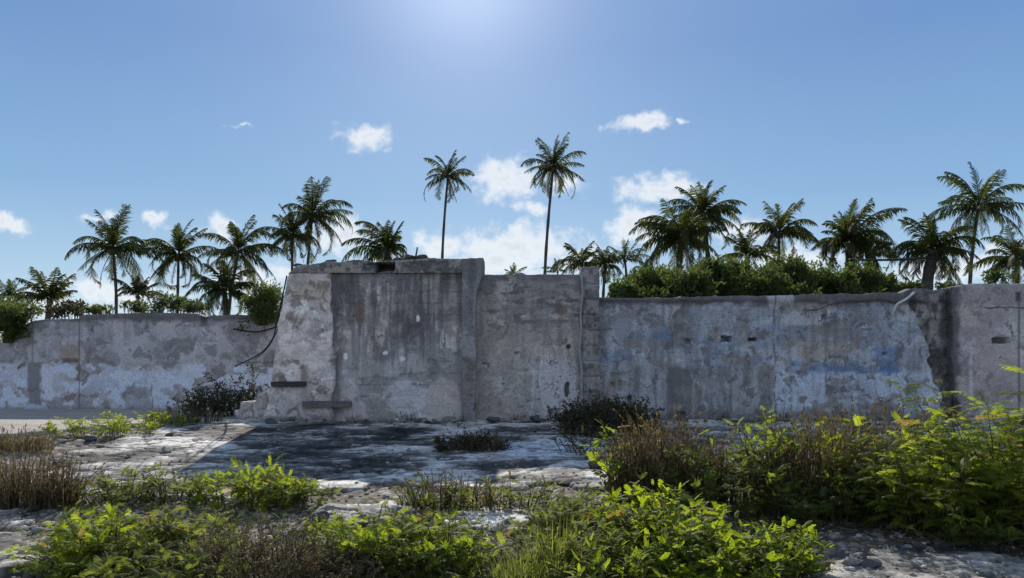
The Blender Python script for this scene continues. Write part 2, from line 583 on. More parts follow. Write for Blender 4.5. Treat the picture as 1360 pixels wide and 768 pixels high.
def build_slab():
    xs = np.arange(-6.3, 9.6, .028)
    ys = np.arange(4.2, 15.3, .028)
    X, Y = np.meshgrid(xs, ys)
    m = slab_mask(X, Y)
    wx = X + (fbm(X * 1.5, Y * 1.5, 21) - .5) * .6
    wy = Y + (fbm(X * 1.5, Y * 1.5, 22) - .5) * .6
    lay = fbm(wx * 1.1, wy * 1.6, 23, 6, .62)                       # flaked layers, longer across than along
    fine = fbm(X * 6, Y * 9, 24, 4)
    jx = wx + (fbm(X * 5, Y * 5, 110, 3) - .5) * .30
    jy = wy + (fbm(X * 5, Y * 5, 111, 3) - .5) * .30
    k1, e1 = cells(jx * 2.3, jy * 3.0, 112)
    k2, e2_ = cells(jx * 6.5, jy * 8.0, 113)
    k3, e3 = cells(jx * 15, jy * 17, 114)
    q = .47 + (lay - .47) * .75 + (k1 - .5) * .10 + (k2 - .5) * .11 + (k3 - .5) * .06 + (fine - .5) * .10
    terr = sm(.40, .415, q) + sm(.47, .485, q) + sm(.55, .565, q)   # 0..3 layers
    pit = sm(.36, .33, fbm(X * 3.4, Y * 5, 26, 5) + (fine - .5) * .1)
    Z = terr * .005 - .008 + (fbm(X * 12, Y * 12, 27, 3) - .5) * .006 - pit * .022
    v, d = cells(wx * .75, wy * 1.1, 71)
    wob = (fbm(X * 4, Y * 4, 73) - .5) * .18
    # cracks between plates
    e = np.abs(fbm(wx * .8, wy * .8, 74, 4) - .5)
    e2 = np.abs(fbm(wx * .9 + 40, wy * 1.3, 76, 4) - .52)
    crack = np.maximum(sm(.012, .005, e), sm(.010, .004, e2))
    Z -= crack * .03
    cols = np.array([[.075, .07, .065], [.155, .146, .134], [.31, .29, .265], [.56, .525, .48]])
    t = np.clip(terr, 0, 3)
    i0 = np.clip(np.floor(t).astype(int), 0, 2)
    f = (t - i0)[..., None]
    c = cols[i0] * (1 - f) + cols[i0 + 1] * f
    # tall wall's shade deepened in the floor colour, and the clean white patch beside it
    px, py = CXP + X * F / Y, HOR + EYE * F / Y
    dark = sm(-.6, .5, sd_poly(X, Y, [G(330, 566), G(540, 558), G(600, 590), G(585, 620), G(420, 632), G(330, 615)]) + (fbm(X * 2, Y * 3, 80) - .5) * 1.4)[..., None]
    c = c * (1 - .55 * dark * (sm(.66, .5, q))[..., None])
    wh = sm(-.05, .06, sd_poly(X, Y, [G(660, 588), G(760, 583), G(800, 604), G(700, 610), G(650, 600)]) + (fbm(X * 3, Y * 4, 82) - .5) * .7)[..., None]
    c = c * (1 - wh) + np.array([.52, .53, .54]) * wh
    Z = Z * (1 - .6 * wh[..., 0]) + .012 * wh[..., 0]
    g1 = fbm(X * 13, Y * 15, 96, 3)
    c = c * (.68 + .64 * g1)[..., None]
    fl, fd = cells(X * 5 + (fbm(X * 9, Y * 9, 97) - .5) * 1.2, Y * 8 + (fbm(X * 9, Y * 9, 98) - .5) * 1.2, 99)
    c = c * (.78 + .44 * fl)[..., None]
    Z = Z + (fl - .5) * .003 + (g1 - .5) * .004
    c = c * (1 - .42 * sm(-.1, .3, sd_poly(X, Y, SLABS[2])))[..., None]  # third slab's colour dimmed to paint in the shade of the bushes
    sp, sdist = cells(X * 13, Y * 13, 90)
    spm = ((sp > .9) & (sdist < .3))[..., None]
    c = np.where(spm, c * .35, c)
    c = c * (1 - .75 * pit[..., None]) + np.array([.05, .045, .04]) * .75 * pit[..., None]
    c = c * (1 - .8 * crack[..., None])
    c = c * (.82 + .36 * fbm(X * .7, Y * .7, 95))[..., None]
    edge = sm(.0, .06, m)
    Z = Z * edge - .22 * (1 - sm(-.08, .035, m))
    c = c * (.45 + .55 * edge)[..., None]
    Z = Z + ground_base(X, Y) * .0
    Vv = np.stack([X, Y, Z], -1).reshape(-1, 3)
    Q = grid_quads(*X.shape)
    keep = (m.ravel()[Q] > -.25).any(1)
    Q = Q[keep]
    used = np.unique(Q)
    re = np.full(len(Vv), -1)
    re[used] = np.arange(len(used))
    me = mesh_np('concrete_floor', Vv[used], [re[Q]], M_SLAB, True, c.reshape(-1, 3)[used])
    setp(link('concrete_floor', me), kind='structure')


def build_path():
    xs = np.arange(-15, -4.95, .07)
    ys = np.arange(12.0, 18.9, .07)
    X, Y = np.meshgrid(xs, ys)
    m = sd_poly(X, Y, [(-15.5, 12.4), (-8.4, 12.25), (-7.2, 13.6), (-5.3, 15.2), (-5.1, 18.95), (-15.5, 18.95)]) + (fbm(X * 1.5, Y * 1.5, 6) - .5) * .25
    Z = ground_base(X, Y) + .012 + (fbm(X * 1.2, Y * 1.2, 66) - .5) * .02 - .2 * sm(.03, -.05, m)
    a = fbm(X * 1.1, Y * 2.5, 67)[..., None]
    c = np.array([.36, .32, .275]) * (.72 + .5 * a)
    me = mesh_np('path', np.stack([X, Y, Z], -1).reshape(-1, 3), [grid_quads(*X.shape)], M_SLAB, True, c.reshape(-1, 3))
    setp(link('path', me), kind='structure')


build_ground()
build_slab()
build_path()

# ------------------------------------------------------------------ walls
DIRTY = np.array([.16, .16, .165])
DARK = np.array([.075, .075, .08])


def mixc(c, col, m):
    m = np.clip(m, 0, 1)[..., None]
    return c * (1 - m) + np.asarray(col) * m


def box_m(px, py, x0, x1, y0, y1, soft=3, wob=0):
    d = np.minimum(np.minimum(px - x0, x1 - px), np.minimum(py - y0, y1 - py)) + wob
    return sm(-soft, soft, d)


def ell_m(px, py, cx, cy, rx, ry, wob=0, soft=.15):
    return sm(1 + soft, 1 - soft, np.hypot((px - cx) / rx, (py - cy) / ry) + wob)


def plaster(px, py, base, seed, k=1.0, var=.30):
    """scaled rounded flakes of slightly different plaster, in picture-sized units (1 unit = 1.5 cm)"""
    wx = px + (fbm(px / 14, py / 14, seed + 1) - .5) * 22
    wy = py + (fbm(px / 14, py / 14, seed + 2) - .5) * 22
    v1, d1 = cells(wx / 26, wy / 30, seed + 3)
    v2, d2 = cells(wx / 11, wy / 12, seed + 4)
    big = fbm(px / 70, py / 60, seed + 5)
    c = np.asarray(base) + np.zeros(px.shape + (3,))
    f = 1 + var * ((v1 - .5) * .8 + (v2 - .5) * .55 + (big - .5) * 1.3)
    c = c * f[..., None]
    w = (fbm(px / 90, py / 50, seed + 6) - .5)
    c = c * (1 + w[..., None] * np.array([.12, .0, -.14]))          # warmer and cooler areas
    v3, d3 = cells(wx / 5.2, wy / 5.6, seed + 9)
    c = c * (1 + var * .45 * (v3 - .5))[..., None]
    fk = fbm(wx / 19, wy / 17, seed + 10, 5, .55)
    rim = sm(.016, .004, np.abs(fk - .56)) * sm(.42, .55, fbm(px / 37, py / 37, seed + 11))      # dark lips of lifting flakes
    c = c * (1 - .42 * rim)[..., None]
    c = c * (1 + .20 * sm(.565, .60, fk) - .10)[..., None]
    pits = (v2 > .93) & (d2 < .22)
    c = np.where(pits[..., None], c * .42, c)
    streak = sm(.50, .72, fbm(px / 6, py / 130, seed + 7, 4) * .7 + fbm(px / 30, py / 60, seed + 8) * .3)
    return c, wx, wy, v1, v2, streak


def wall_mesh(name, Y, thick, xl, xr, top, paint, depth, step=.019, zb=-.3, hn=0.5, ncap=5, parent=None, mat=None, seed=1):
    """upright slab whose front is a fine relief: xl(z), xr(z) side lines, top(x) broken top line, depth(px, py) metres towards the viewer"""
    H = float(np.max(top(np.linspace(xl(0), xr(0), 50)))) - zb
    nx = max(6, int((xr(0) - xl(0)) / step))
    nz = max(6, int(H / step))
    s, t = np.meshgrid(np.linspace(0, 1, nx), np.linspace(0, 1, nz))
    z0 = zb + t * H
    X0 = xl(z0) + (xr(z0) - xl(z0)) * s
    Z = zb + t * (top(X0) - zb)
    X = xl(Z) + (xr(Z) - xl(Z)) * s
    px, py = CXP + X * F / Y, HOR - (Z - EYE) * F / Y
    c = np.clip(paint(px, py) * np.array([1.70, 1.62, 1.55]), 0, .85)
    d = depth(px, py)
    # soften the relief towards the free edges so the border reads broken, not razor cut
    eb = np.minimum(np.minimum(s * (nx - 1), (1 - s) * (nx - 1)), (1 - t) * (nz - 1))
    d = d - .02 * np.exp(-eb / 1.2)
    V = np.stack([X, Y - d, Z], -1)
    front = V.reshape(-1, 3)
    fc = c.reshape(-1, 3)
    ids = np.arange(nz * nx).reshape(nz, nx)
    loop = np.concatenate([ids[:, 0], ids[-1, 1:], ids[::-1, -1][1:]])    # left side up, top, right side down
    verts, cols, quads = [front], [fc], [grid_quads(nz, nx)]
    prev, n = loop, len(front)
    for r in range(1, ncap + 1):
        f = r / ncap
        ring = front[loop].copy()
        ring[:, 1] = Y + thick * f
        nzv = (fbm(ring[:, 0] * 5 + ring[:, 2] * 3, ring[:, 1] * 5 + 0 * ring[:, 2], seed + 300, 4) - .5)
        ring[:, 2] += np.where(np.arange(len(loop)) > nz, nzv * .09 * hn, 0) * (1 if r < ncap else .3)
        verts.append(ring)
        cols.append(fc[loop] * (.8 + .4 * nzv[:, None]))
        cur = n + np.arange(len(loop))
        quads.append(np.stack([prev[:-1], prev[1:], cur[1:], cur[:-1]], -1))
        prev = cur
        n += len(loop)
    # back face: columns from left and right side pairs
    nl = nz
    L_, T_, R_ = prev[:nz], prev[nz - 1:nz - 1 + nx], prev[nz - 1 + nx - 1:]
    bot = np.stack([np.linspace(xl(zb), xr(zb), nx), np.full(nx, Y + thick), np.full(nx, zb)], -1)
    bi = n + np.arange(nx)
    verts.append(bot)
    cols.append(np.tile(np.array([[.3, .29, .28]]), (nx, 1)))
    quads.append(np.stack([T_[:-1], bi[:-1], bi[1:], T_[1:]], -1)[:, ::-1])
    me = mesh_np(name, np.vstack(verts), quads, mat or M_WALL, True, np.vstack(cols))
    return link(name, me, parent)


def cx(px, Y):
    return (px - CXP) * Y / F


def cz(py, Y):
    return EYE - (py - HOR) * Y / F


def const(v):
    return lambda z: np.asarray(z) * 0 + v


def topline(pts, Y, seed, amp=.05):
    xs = np.array([cx(p[0], Y) for p in pts])
    zs = np.array([cz(p[1], Y) for p in pts])
    return lambda x: np.interp(x, xs, zs) + (fbm(np.asarray(x) * 2.3, np.asarray(x) * 0 + seed, seed, 5, .6) - .5) * amp * 2


def sideline(pts, Y, seed, amp=.04):
    zs = np.array([cz(p[1], Y) for p in pts])
    xs = np.array([cx(p[0], Y) for p in pts])
    o = np.argsort(zs)
    return lambda z: np.interp(z, zs[o], xs[o]) + (fbm(np.asarray(z) * 2.6, np.asarray(z) * 0 + seed, seed, 5, .6) - .5) * amp * 2


def hole(px, py, x0, x1, y0, y1, deep=.14, seed=3, wob=3.0):
    return -deep * box_m(px, py, x0, x1, y0, y1, 1.0, (fbm(px / 5, py / 5, seed) - .5) * wob)


# ---- tall panelled wall: buttress end, recessed stained panel, corner pillar, lintel band
YM = 14.45


def courses(px, py, h=15.5, w=31):
    r = np.floor(py / h)
    fx = np.abs(((px + (r % 2) * w / 2) % w) - w / 2) < .9
    fy = np.abs((py % h) - h / 2) > h / 2 - .9
    return (fx | fy) * 1.0


def paint_buttress(px, py):
    c, wx, wy, v1, v2, st = plaster(px, py, (.42, .40, .395), 100, var=.34)
    c = mixc(c, (.30, .27, .22), ell_m(px, py, 415, 385, 30, 13, (fbm(px / 9, py / 9, 5) - .5) * 1.2) * .8)
    c = mixc(c, DIRTY, sm(.58, .68, fbm(px / 20, py / 16, 101)) * .45)
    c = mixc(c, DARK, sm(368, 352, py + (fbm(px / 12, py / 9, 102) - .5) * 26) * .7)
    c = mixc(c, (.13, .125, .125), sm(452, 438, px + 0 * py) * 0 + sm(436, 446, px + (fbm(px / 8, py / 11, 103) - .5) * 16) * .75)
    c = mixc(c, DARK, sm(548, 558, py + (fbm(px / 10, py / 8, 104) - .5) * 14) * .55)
    c = mixc(c, (.15, .14, .13), sm(.64, .67, fbm(wx / 13, wy / 13, 105)) * .8)
    return c


def depth_buttress(px, py):
    return (fbm(px / 16, py / 16, 106) - .5) * .05 - .02 * sm(.64, .67, fbm(px / 13, py / 13, 105)) + (fbm(px / 5, py / 5, 107) - .5) * .015


def paint_panel(px, py):
    c, wx, wy, v1, v2, st = plaster(px, py, (.31, .303, .303), 120, var=.52)
    c = mixc(c, (.33, .33, .34), sm(.53, .60, fbm(wx / 30, wy / 40, 121)) * .55)
    run = sm(.47, .62, fbm(px / 7, py / 75, 122, 4) * .75 + fbm(px / 45, py / 45, 123) * .35 - .04)
    lower = sm(540, 430, py)
    c = mixc(c, (.055, .056, .064), run * (.12 + .88 * lower) * .62)
    run2 = sm(.54, .60, fbm(px / 3.6, py / 60, 132, 3) * .6 + fbm(px / 40, py / 40, 133) * .4)
    c = mixc(c, (.045, .046, .052), run2 * lower * .5)
    c = mixc(c, (.34, .335, .335), sm(470, 545, py + (fbm(px / 25, py / 25, 134) - .5) * 90) * .40)
    # block courses showing where the render has gone
    bare = sm(.5, .56, fbm(px / 36, py / 30, 124) + ell_m(px, py, 585, 430, 40, 60) * .12 - .06)
    c = mixc(c, (.10, .10, .105), bare * .45)
    c = mixc(c, (.06, .06, .06), bare * courses(px, py) * sm(.42, .58, fbm(px / 9, py / 9, 131)) * .5)
    c = mixc(c, (.14, .10, .08), ell_m(px, py, 478, 415, 7, 14, (fbm(px / 6, py / 6, 9) - .5)) * .7)
    c = mixc(c, (.42, .44, .48), ell_m(px, py, 545, 535, 32, 22, (v1 - .5) * 1.6) * .55)
    c = mixc(c, (.32, .30, .30), ell_m(px, py, 588, 528, 22, 26, (fbm(px / 9, py / 9, 125) - .5) * .5) * .8)
    for ex, ey, rx, ry in ((459, 474, 2.6, 4.6), (512, 469, 3.0, 2.4), (555, 423, 2.2, 4.2)):
        c = mixc(c, (.80, .80, .78), ell_m(px, py, ex, ey, rx, ry, (fbm(px / 3, py / 3, 126) - .5) * .8, .12))
    c = mixc(c, (.50, .50, .50), ell_m(px, py, 535, 477, 3.6, 3.0, (fbm(px / 3, py / 3, 136) - .5) * .8, .12))
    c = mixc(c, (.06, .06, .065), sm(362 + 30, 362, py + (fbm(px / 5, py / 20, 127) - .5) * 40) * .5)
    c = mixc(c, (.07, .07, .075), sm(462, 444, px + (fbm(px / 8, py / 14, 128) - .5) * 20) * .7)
    return c


def depth_panel(px, py):
    bare = sm(.5, .56, fbm(px / 36, py / 30, 124) + ell_m(px, py, 585, 430, 40, 60) * .12 - .06)
    return (fbm(px / 14, py / 14, 129) - .5) * .03 - bare * (.012 + .007 * courses(px, py)) + (fbm(px / 4, py / 4, 130) - .5) * .012


def paint_pillar(px, py):
    c, *_ , st = plaster(px, py, (.15, .15, .158), 140, var=.4)
    c = mixc(c, (.24, .235, .235), sm(628, 634, px + (fbm(px / 6, py / 18, 141) - .5) * 8) * .6)
    c = mixc(c, (.07, .07, .075), st * .5)
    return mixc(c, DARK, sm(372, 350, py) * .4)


def paint_lintel(px, py):
    c, *_ , st = plaster(px, py, (.13, .128, .13), 150, var=.6)
    c = mixc(c, (.24, .225, .20), sm(.52, .58, fbm(px / 18, py / 9, 151)) * .7)
    return mixc(c, (.05, .05, .052), sm(.6, .64, fbm(px / 11, py / 7, 152)) * .7)


tall = empty('ruined_wall', (cx(500, YM), YM, 0), 'tallest grey ruined wall with dark streaked panel and broken sloping end', 'wall')


def child(o, par):
    o.parent = par
    o.location = o.location - par.location
    return o


ltop = topline([(376, 376), (383, 364), (391, 356), (404, 350), (470, 347), (640, 343), (650, 343)], YM, 11, .055)
ltop2 = lambda x: np.minimum(ltop(x) - .02, cz(362, YM))
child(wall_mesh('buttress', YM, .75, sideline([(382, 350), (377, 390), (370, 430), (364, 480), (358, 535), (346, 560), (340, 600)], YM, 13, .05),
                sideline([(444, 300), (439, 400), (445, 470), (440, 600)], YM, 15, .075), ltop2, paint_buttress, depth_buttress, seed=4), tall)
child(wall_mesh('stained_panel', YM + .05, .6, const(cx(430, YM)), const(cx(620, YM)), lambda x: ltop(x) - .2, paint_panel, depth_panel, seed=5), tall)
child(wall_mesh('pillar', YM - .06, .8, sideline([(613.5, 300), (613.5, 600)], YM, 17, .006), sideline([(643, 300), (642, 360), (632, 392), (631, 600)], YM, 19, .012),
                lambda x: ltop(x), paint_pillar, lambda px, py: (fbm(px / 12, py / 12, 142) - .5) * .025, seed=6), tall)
lint = wall_mesh('lintel', YM - .004, .76, sideline([(378, 300), (384, 380)], YM, 21, .03), sideline([(614.5, 300), (614.5, 400)], YM, 23, .004), ltop, paint_lintel,
                 lambda px, py: (fbm(px / 13, py / 8, 153) - .5) * .07 + hole(px, py, 499, 523, 349, 363, .78) + hole(px, py, 483, 505, 351, 358, .07, 8) + hole(px, py, 623, 640, 346, 351, .05, 8),
                 zb=cz(362.5, YM), step=.016, seed=7)
# its underside
me = lint.data
child(lint, tall)
b = Acc()
x0, x1, zz = cx(384, YM), cx(613, YM), cz(362.3, YM)
b.add([(x0, YM + .03, zz), (x1, YM + .03, zz), (x1, YM + .7, zz), (x0, YM + .7, zz)], [[0, 3, 2, 1]])
so = link('lintel_soffit', mesh_np('lintel_soffit', np.vstack(b.v), b.q, M_WALL, cols=np.tile([[.12, .12, .12]], (4, 1))))
so.parent = lint
so.location = (0, 0, 0)
# timber set into the plaster
def timber(name, px0, px1, py0, py1, Y, mat, d, parent, tilt=0.0, seed=0):
    n = 26
    xs = np.linspace(cx(px0, Y), cx(px1, Y), n)
    r = np.random.default_rng(seed)
    a = Acc()
    zc, h = (cz(py0, Y) + cz(py1, Y)) / 2, (cz(py0, Y) - cz(py1, Y)) / 2
    ring = []
    for i, x in enumerate(xs):
        k = 1 - .35 * r.random() * (i in (0, 1, n - 2, n - 1))
        zc2 = zc + tilt * (x - xs[0])
        j = r.normal(0, .006, 4)
        ring += [(x, Y - d + j[0], zc2 - h * k + j[1]), (x, Y + .03, zc2 - h * k), (x, Y + .03, zc2 + h * k), (x, Y - d + j[2], zc2 + h * k + j[3])]
    q = [[i * 4 + j, i * 4 + (j + 1) % 4, i * 4 + 4 + (j + 1) % 4, i * 4 + 4 + j] for i in range(n - 1) for j in range(4)] + [[3, 2, 1, 0], [4 * n - 4, 4 * n - 3, 4 * n - 2, 4 * n - 1]]
    a.add(ring, q)
    o = link(name, a.mesh(name, mat))
    return child(o, parent) if parent else o


o = timber('timber_beam', 362, 407, 506.5, 513.5, YM, M_WOOD, .11, tall, seed=1)
o['label'] = 'dark short timber set in the pale plaster'
o = timber('timber_beam', 403, 467, 532.5, 541, YM, M_GREYWOOD, .08, tall, seed=2)
o['label'] = 'long grey timber near the foot of the wall'

# ---- middle wall with the corner pillar
YB = 14.75


def paint_mid(px, py):
    c, wx, wy, v1, v2, st = plaster(px, py, (.255, .245, .24), 160, var=.26)
    c = mixc(c, (.15, .15, .155), sm(.5, .62, fbm(px / 40, py / 10, 161)) * sm(460, 400, py) * .85)
    c = mixc(c, (.10, .10, .105), sm(.6, .68, fbm(px / 16, py / 7, 162)) * sm(470, 410, py) * .9)
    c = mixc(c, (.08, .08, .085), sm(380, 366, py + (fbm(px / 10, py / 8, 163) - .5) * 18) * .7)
    fl = ell_m(px, py, 738, 522, 34, 46, (fbm(px / 9, py / 9, 164) - .5) * .7)
    c = mixc(c, (.36, .37, .40), fl * .75)
    e = np.abs(fbm(px / 15, py / 15, 165) - .5)
    c = mixc(c, (.09, .09, .095), fl * sm(.014, .004, e) * .85)
    c = mixc(c, (.13, .09, .07), ell_m(px, py, 746, 412, 7, 7, (v2 - .5)) * .7)
    c = mixc(c, (.06, .055, .055), ell_m(px, py, 755, 461, 3.2, 3.2, 0))
    c = mixc(c, (.04, .04, .042), ell_m(px, py, 753, 518, 3.5, 12, (fbm(px / 4, py / 5, 166) - .5) * 1.3) * .9)
    c = mixc(c, (.40, .40, .41), sm(540, 556, py + (fbm(px / 20, py / 6, 167) - .5) * 12) * .3)
    return mixc(c, DARK, sm(.62, .70, fbm(px / 8, py / 60, 168)) * .3)


def depth_mid(px, py):
    fl = ell_m(px, py, 738, 522, 34, 46, (fbm(px / 9, py / 9, 164) - .5) * .7)
    e = np.abs(fbm(px / 15, py / 15, 165) - .5)
    return (fbm(px / 20, py / 14, 169) - .5) * .035 + fl * .012 - fl * sm(.014, .004, e) * .03 + hole(px, py, 728, 745, 544, 553, .12) - ell_m(px, py, 755, 461, 3, 3) * .06 - ell_m(px, py, 753, 518, 3, 12, (fbm(px / 4, py / 5, 166) - .5) * 1.3) * .05 + (fbm(px / 4, py / 4, 130) - .5) * .012


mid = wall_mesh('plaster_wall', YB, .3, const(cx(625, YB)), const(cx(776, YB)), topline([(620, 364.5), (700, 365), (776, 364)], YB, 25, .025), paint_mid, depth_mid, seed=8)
setp(mid, 'middle wall of smooth grey brown plaster, lower than the streaked one', 'wall')


def paint_post(px, py):
    c, *_ , st = plaster(px, py, (.165, .165, .172), 180, var=.45)
    blk = np.abs(((py - 357) % 20.5) - 10) > 8.9
    c = mixc(c, (.07, .07, .072), blk * .6)
    c = mixc(c, (.25, .25, .255), sm(.52, .6, fbm(px / 9, py / 14, 181)) * .5)
    c = mixc(c, (.16, .12, .09), ell_m(px, py, 790, 365, 9, 6, 0) * .4)
    c = mixc(c, (.06, .055, .055), sm(.58, .64, fbm(px / 7, py / 9, 182)) * .6)
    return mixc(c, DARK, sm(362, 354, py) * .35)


pil = empty('concrete_pillar', (cx(784, YB - .12), YB - .12, 0), 'square block pillar with a pale conduit up its edge, between two wall sections', 'pillar')
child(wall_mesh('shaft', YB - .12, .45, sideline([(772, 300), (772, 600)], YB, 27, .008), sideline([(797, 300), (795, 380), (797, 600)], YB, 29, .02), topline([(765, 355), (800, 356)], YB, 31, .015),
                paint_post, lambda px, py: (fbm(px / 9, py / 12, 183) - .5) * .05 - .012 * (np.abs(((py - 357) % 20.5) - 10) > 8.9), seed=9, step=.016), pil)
a = Acc()
zz = np.linspace(cz(556, YB), cz(366, YB), 40)
a.tube(np.stack([cx(770.5, YB) + .02 * np.sin(zz * 3.1) + .012 * np.sin(zz * 8), np.full(40, YB - .17), zz], -1), .024, .024, 8, cap=True)
child(link('conduit', a.mesh('conduit', plain_mat('pale_conduit', (.27, .265, .27), (.36, .355, .36), 6), True)), pil)

# ---- blue-stained wall
YR = 14.85


def paint_blue(px, py):
    c, wx, wy, v1, v2, st = plaster(px, py, (.215, .245, .285), 200, var=.42)
    c = mixc(c, (.335, .36, .385), sm(.50, .58, fbm(wx / 40, wy / 26, 201)) * .6)
    # white skirting band
    low = sm(488, 497, py + (fbm(px / 26, py / 12, 202) - .5) * 10) * sm(1018, 1032, px + (fbm(px / 10, py / 14, 203) - .5) * 24)
    c = mixc(c, (.33, .385, .47), low * .9)
    c = mixc(c, (.14, .14, .145), low * sm(.56, .6, fbm(wx / 20, wy / 16, 204)) * sm(505, 545, py) * .8)
    lowl = sm(482, 490, py + (fbm(px / 30, py / 12, 205) - .5) * 8) * sm(1032, 1018, px)
    c = mixc(c, (.235, .25, .265), lowl * .6)
    c = mixc(c, (.085, .088, .092), lowl * box_m(px, py, 886, 922, 486, 540, 3, (fbm(px / 9, py / 20, 206) - .5) * 16) * .75)
    c = mixc(c, (.10, .10, .105), lowl * sm(.54, .6, fbm(px / 11, py / 70, 207)) * .6)
    # blue paint remnants
    for ex0, ex1, ey0, ey1, s_, k in ((1050, 1192, 484, 497, .85, 3), (1160, 1196, 462, 497, .7, 5), (800, 838, 465, 484, .6, 4), (866, 888, 438, 455, .55, 5), (900, 985, 455, 488, .3, 6), (1000, 1040, 430, 480, .25, 8)):
        c = mixc(c, (.075, .13, .25), box_m(px, py, ex0, ex1, ey0, ey1, k, (fbm(px / 12, py / 7, 208) - .5) * 14) * s_ * (.5 + .5 * sm(.35, .6, fbm(px / 14, py / 7, 209))))
    # tan areas of undercoat
    c = mixc(c, (.25, .215, .185), ell_m(px, py, 1088, 462, 42, 16, (fbm(px / 12, py / 10, 210) - .5) * 1.4) * .65)
    c = mixc(c, (.20, .18, .165), ell_m(px, py, 1065, 408, 40, 9, (fbm(px / 12, py / 8, 211) - .5) * 1.4) * .8)
    c = mixc(c, (.20, .18, .165), ell_m(px, py, 1105, 438, 28, 6, (fbm(px / 9, py / 8, 212) - .5) * 1.6) * .8)
    c = mixc(c, (.17, .16, .155), sm(.60, .63, fbm(wx / 17, wy / 13, 213)) * .75)
    c = mixc(c, (.10, .10, .105), sm(.64, .67, fbm(wx / 9, wy / 9, 214)) * .8)
    c = mixc(c, (.085, .088, .095), st * .34)
    c = mixc(c, (.10, .10, .105), sm(.55, .62, fbm(px / 5, py / 55, 228, 3) * .6 + fbm(px / 50, py / 40, 229) * .4) * .30)
    cop = sm(409, 400, py + (fbm(px / 14, py / 6, 215) - .5) * 14)
    c = mixc(c, (.07, .07, .072), cop * .85)
    c = mixc(c, (.30, .31, .33), cop * box_m(px, py, 1020, 1054, 385, 420, 3, (fbm(px / 6, py / 6, 216) - .5) * 8) * .8)
    cr = np.abs(py - (404 + (fbm(px / 30, px * 0, 217) - .5) * 14 - (px - 1150) * .05))
    c = mixc(c, (.05, .05, .052), sm(1.6, .6, cr) * sm(1060, 1075, px) * sm(1200, 1190, px) * .9)
    cr2 = np.abs(px - (1097 + (fbm(py / 12, py * 0, 218) - .5) * 5))
    c = mixc(c, (.07, .07, .075), sm(1.3, .5, cr2) * box_m(px, py, 1080, 1110, 497, 528, 2) * .8)
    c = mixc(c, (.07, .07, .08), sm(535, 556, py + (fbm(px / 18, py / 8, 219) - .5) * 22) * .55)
    cr3 = np.abs(px - (1029 + (fbm(py / 20, py * 0, 231) - .5) * 4))
    c = mixc(c, (.07, .07, .075), sm(1.5, .5, cr3) * sm(.35, .45, fbm(px * 0, py / 14, 232)) * .75)
    # ragged edge where the render stops and the rubble core begins
    edge = np.interp(py, [385, 400, 430, 460, 500, 530, 560], [1203, 1206, 1222, 1231, 1240, 1250, 1256]) + (fbm(py / 12, py * 0 + 3, 220, 4) - .5) * 12
    core = sm(-2, 2, px - edge)
    cc, *_ = plaster(px, py, (.085, .083, .086), 240, var=.7)
    cc = mixc(cc, (.21, .205, .205), box_m(px, py, 1236, 1250, 392, 462, 3, (fbm(px / 8, py / 16, 221) - .5) * 8) * .8)
    cc = mixc(cc, (.22, .215, .215), ell_m(px, py, 1226, 418, 9, 14, (fbm(px / 6, py / 6, 222) - .5) * .8) * .7)
    cc = mixc(cc, (.045, .045, .048), sm(.52, .6, fbm(px / 9, py / 12, 223)) * .8)
    cc = mixc(cc, (.045, .045, .048), box_m(px, py, 1215, 1262, 462, 476, 3, (fbm(px / 8, py / 6, 224) - .5) * 10) * .7)
    return mixc(c, (0, 0, 0), core * 0) * (1 - core[..., None]) + cc * core[..., None]


def depth_blue(px, py):
    edge = np.interp(py, [385, 400, 430, 460, 500, 530, 560], [1203, 1206, 1222, 1231, 1240, 1250, 1256]) + (fbm(py / 12, py * 0 + 3, 220, 4) - .5) * 12
    core = sm(-2, 2, px - edge)
    d = (fbm(px / 18, py / 14, 225) - .5) * .035 + (fbm(px / 4, py / 4, 130) - .5) * .012
    d = d + core * (-.05 + (fbm(px / 10, py / 12, 226) - .5) * .14)
    d = d + hole(px, py, 958.5, 971.5, 447, 454, .29, 4, 2) + hole(px, py, 995, 1005, 449.5, 453, .29, 4, 1)
    d = d + hole(px, py, 910, 917, 451, 457, .08, 4, 3) + hole(px, py, 1092, 1097, 419, 424, .08, 4, 3) + hole(px, py, 1172, 1177, 468, 472, .08, 4, 3) + hole(px, py, 898, 910, 548, 556, .1, 4, 4)
    d = d + hole(px, py, 811, 816, 508, 515, .07, 4, 2) + hole(px, py, 822, 825, 506, 520, .05, 4, 2)
    cop = sm(403, 398, py + (fbm(px / 14, py / 6, 227) - .5) * 5)
    return d + cop * .035


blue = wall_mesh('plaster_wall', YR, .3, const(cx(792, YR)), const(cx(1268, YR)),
                 topline([(790, 396), (830, 396), (940, 394), (1060, 391.5), (1160, 390), (1200, 388), (1212, 383), (1240, 386), (1268, 383)], YR, 33, .035), paint_blue, depth_blue, seed=10)
setp(blue, 'long wall with patches of faded blue paint and a crumbling rubble end', 'wall')

YE = 14.7


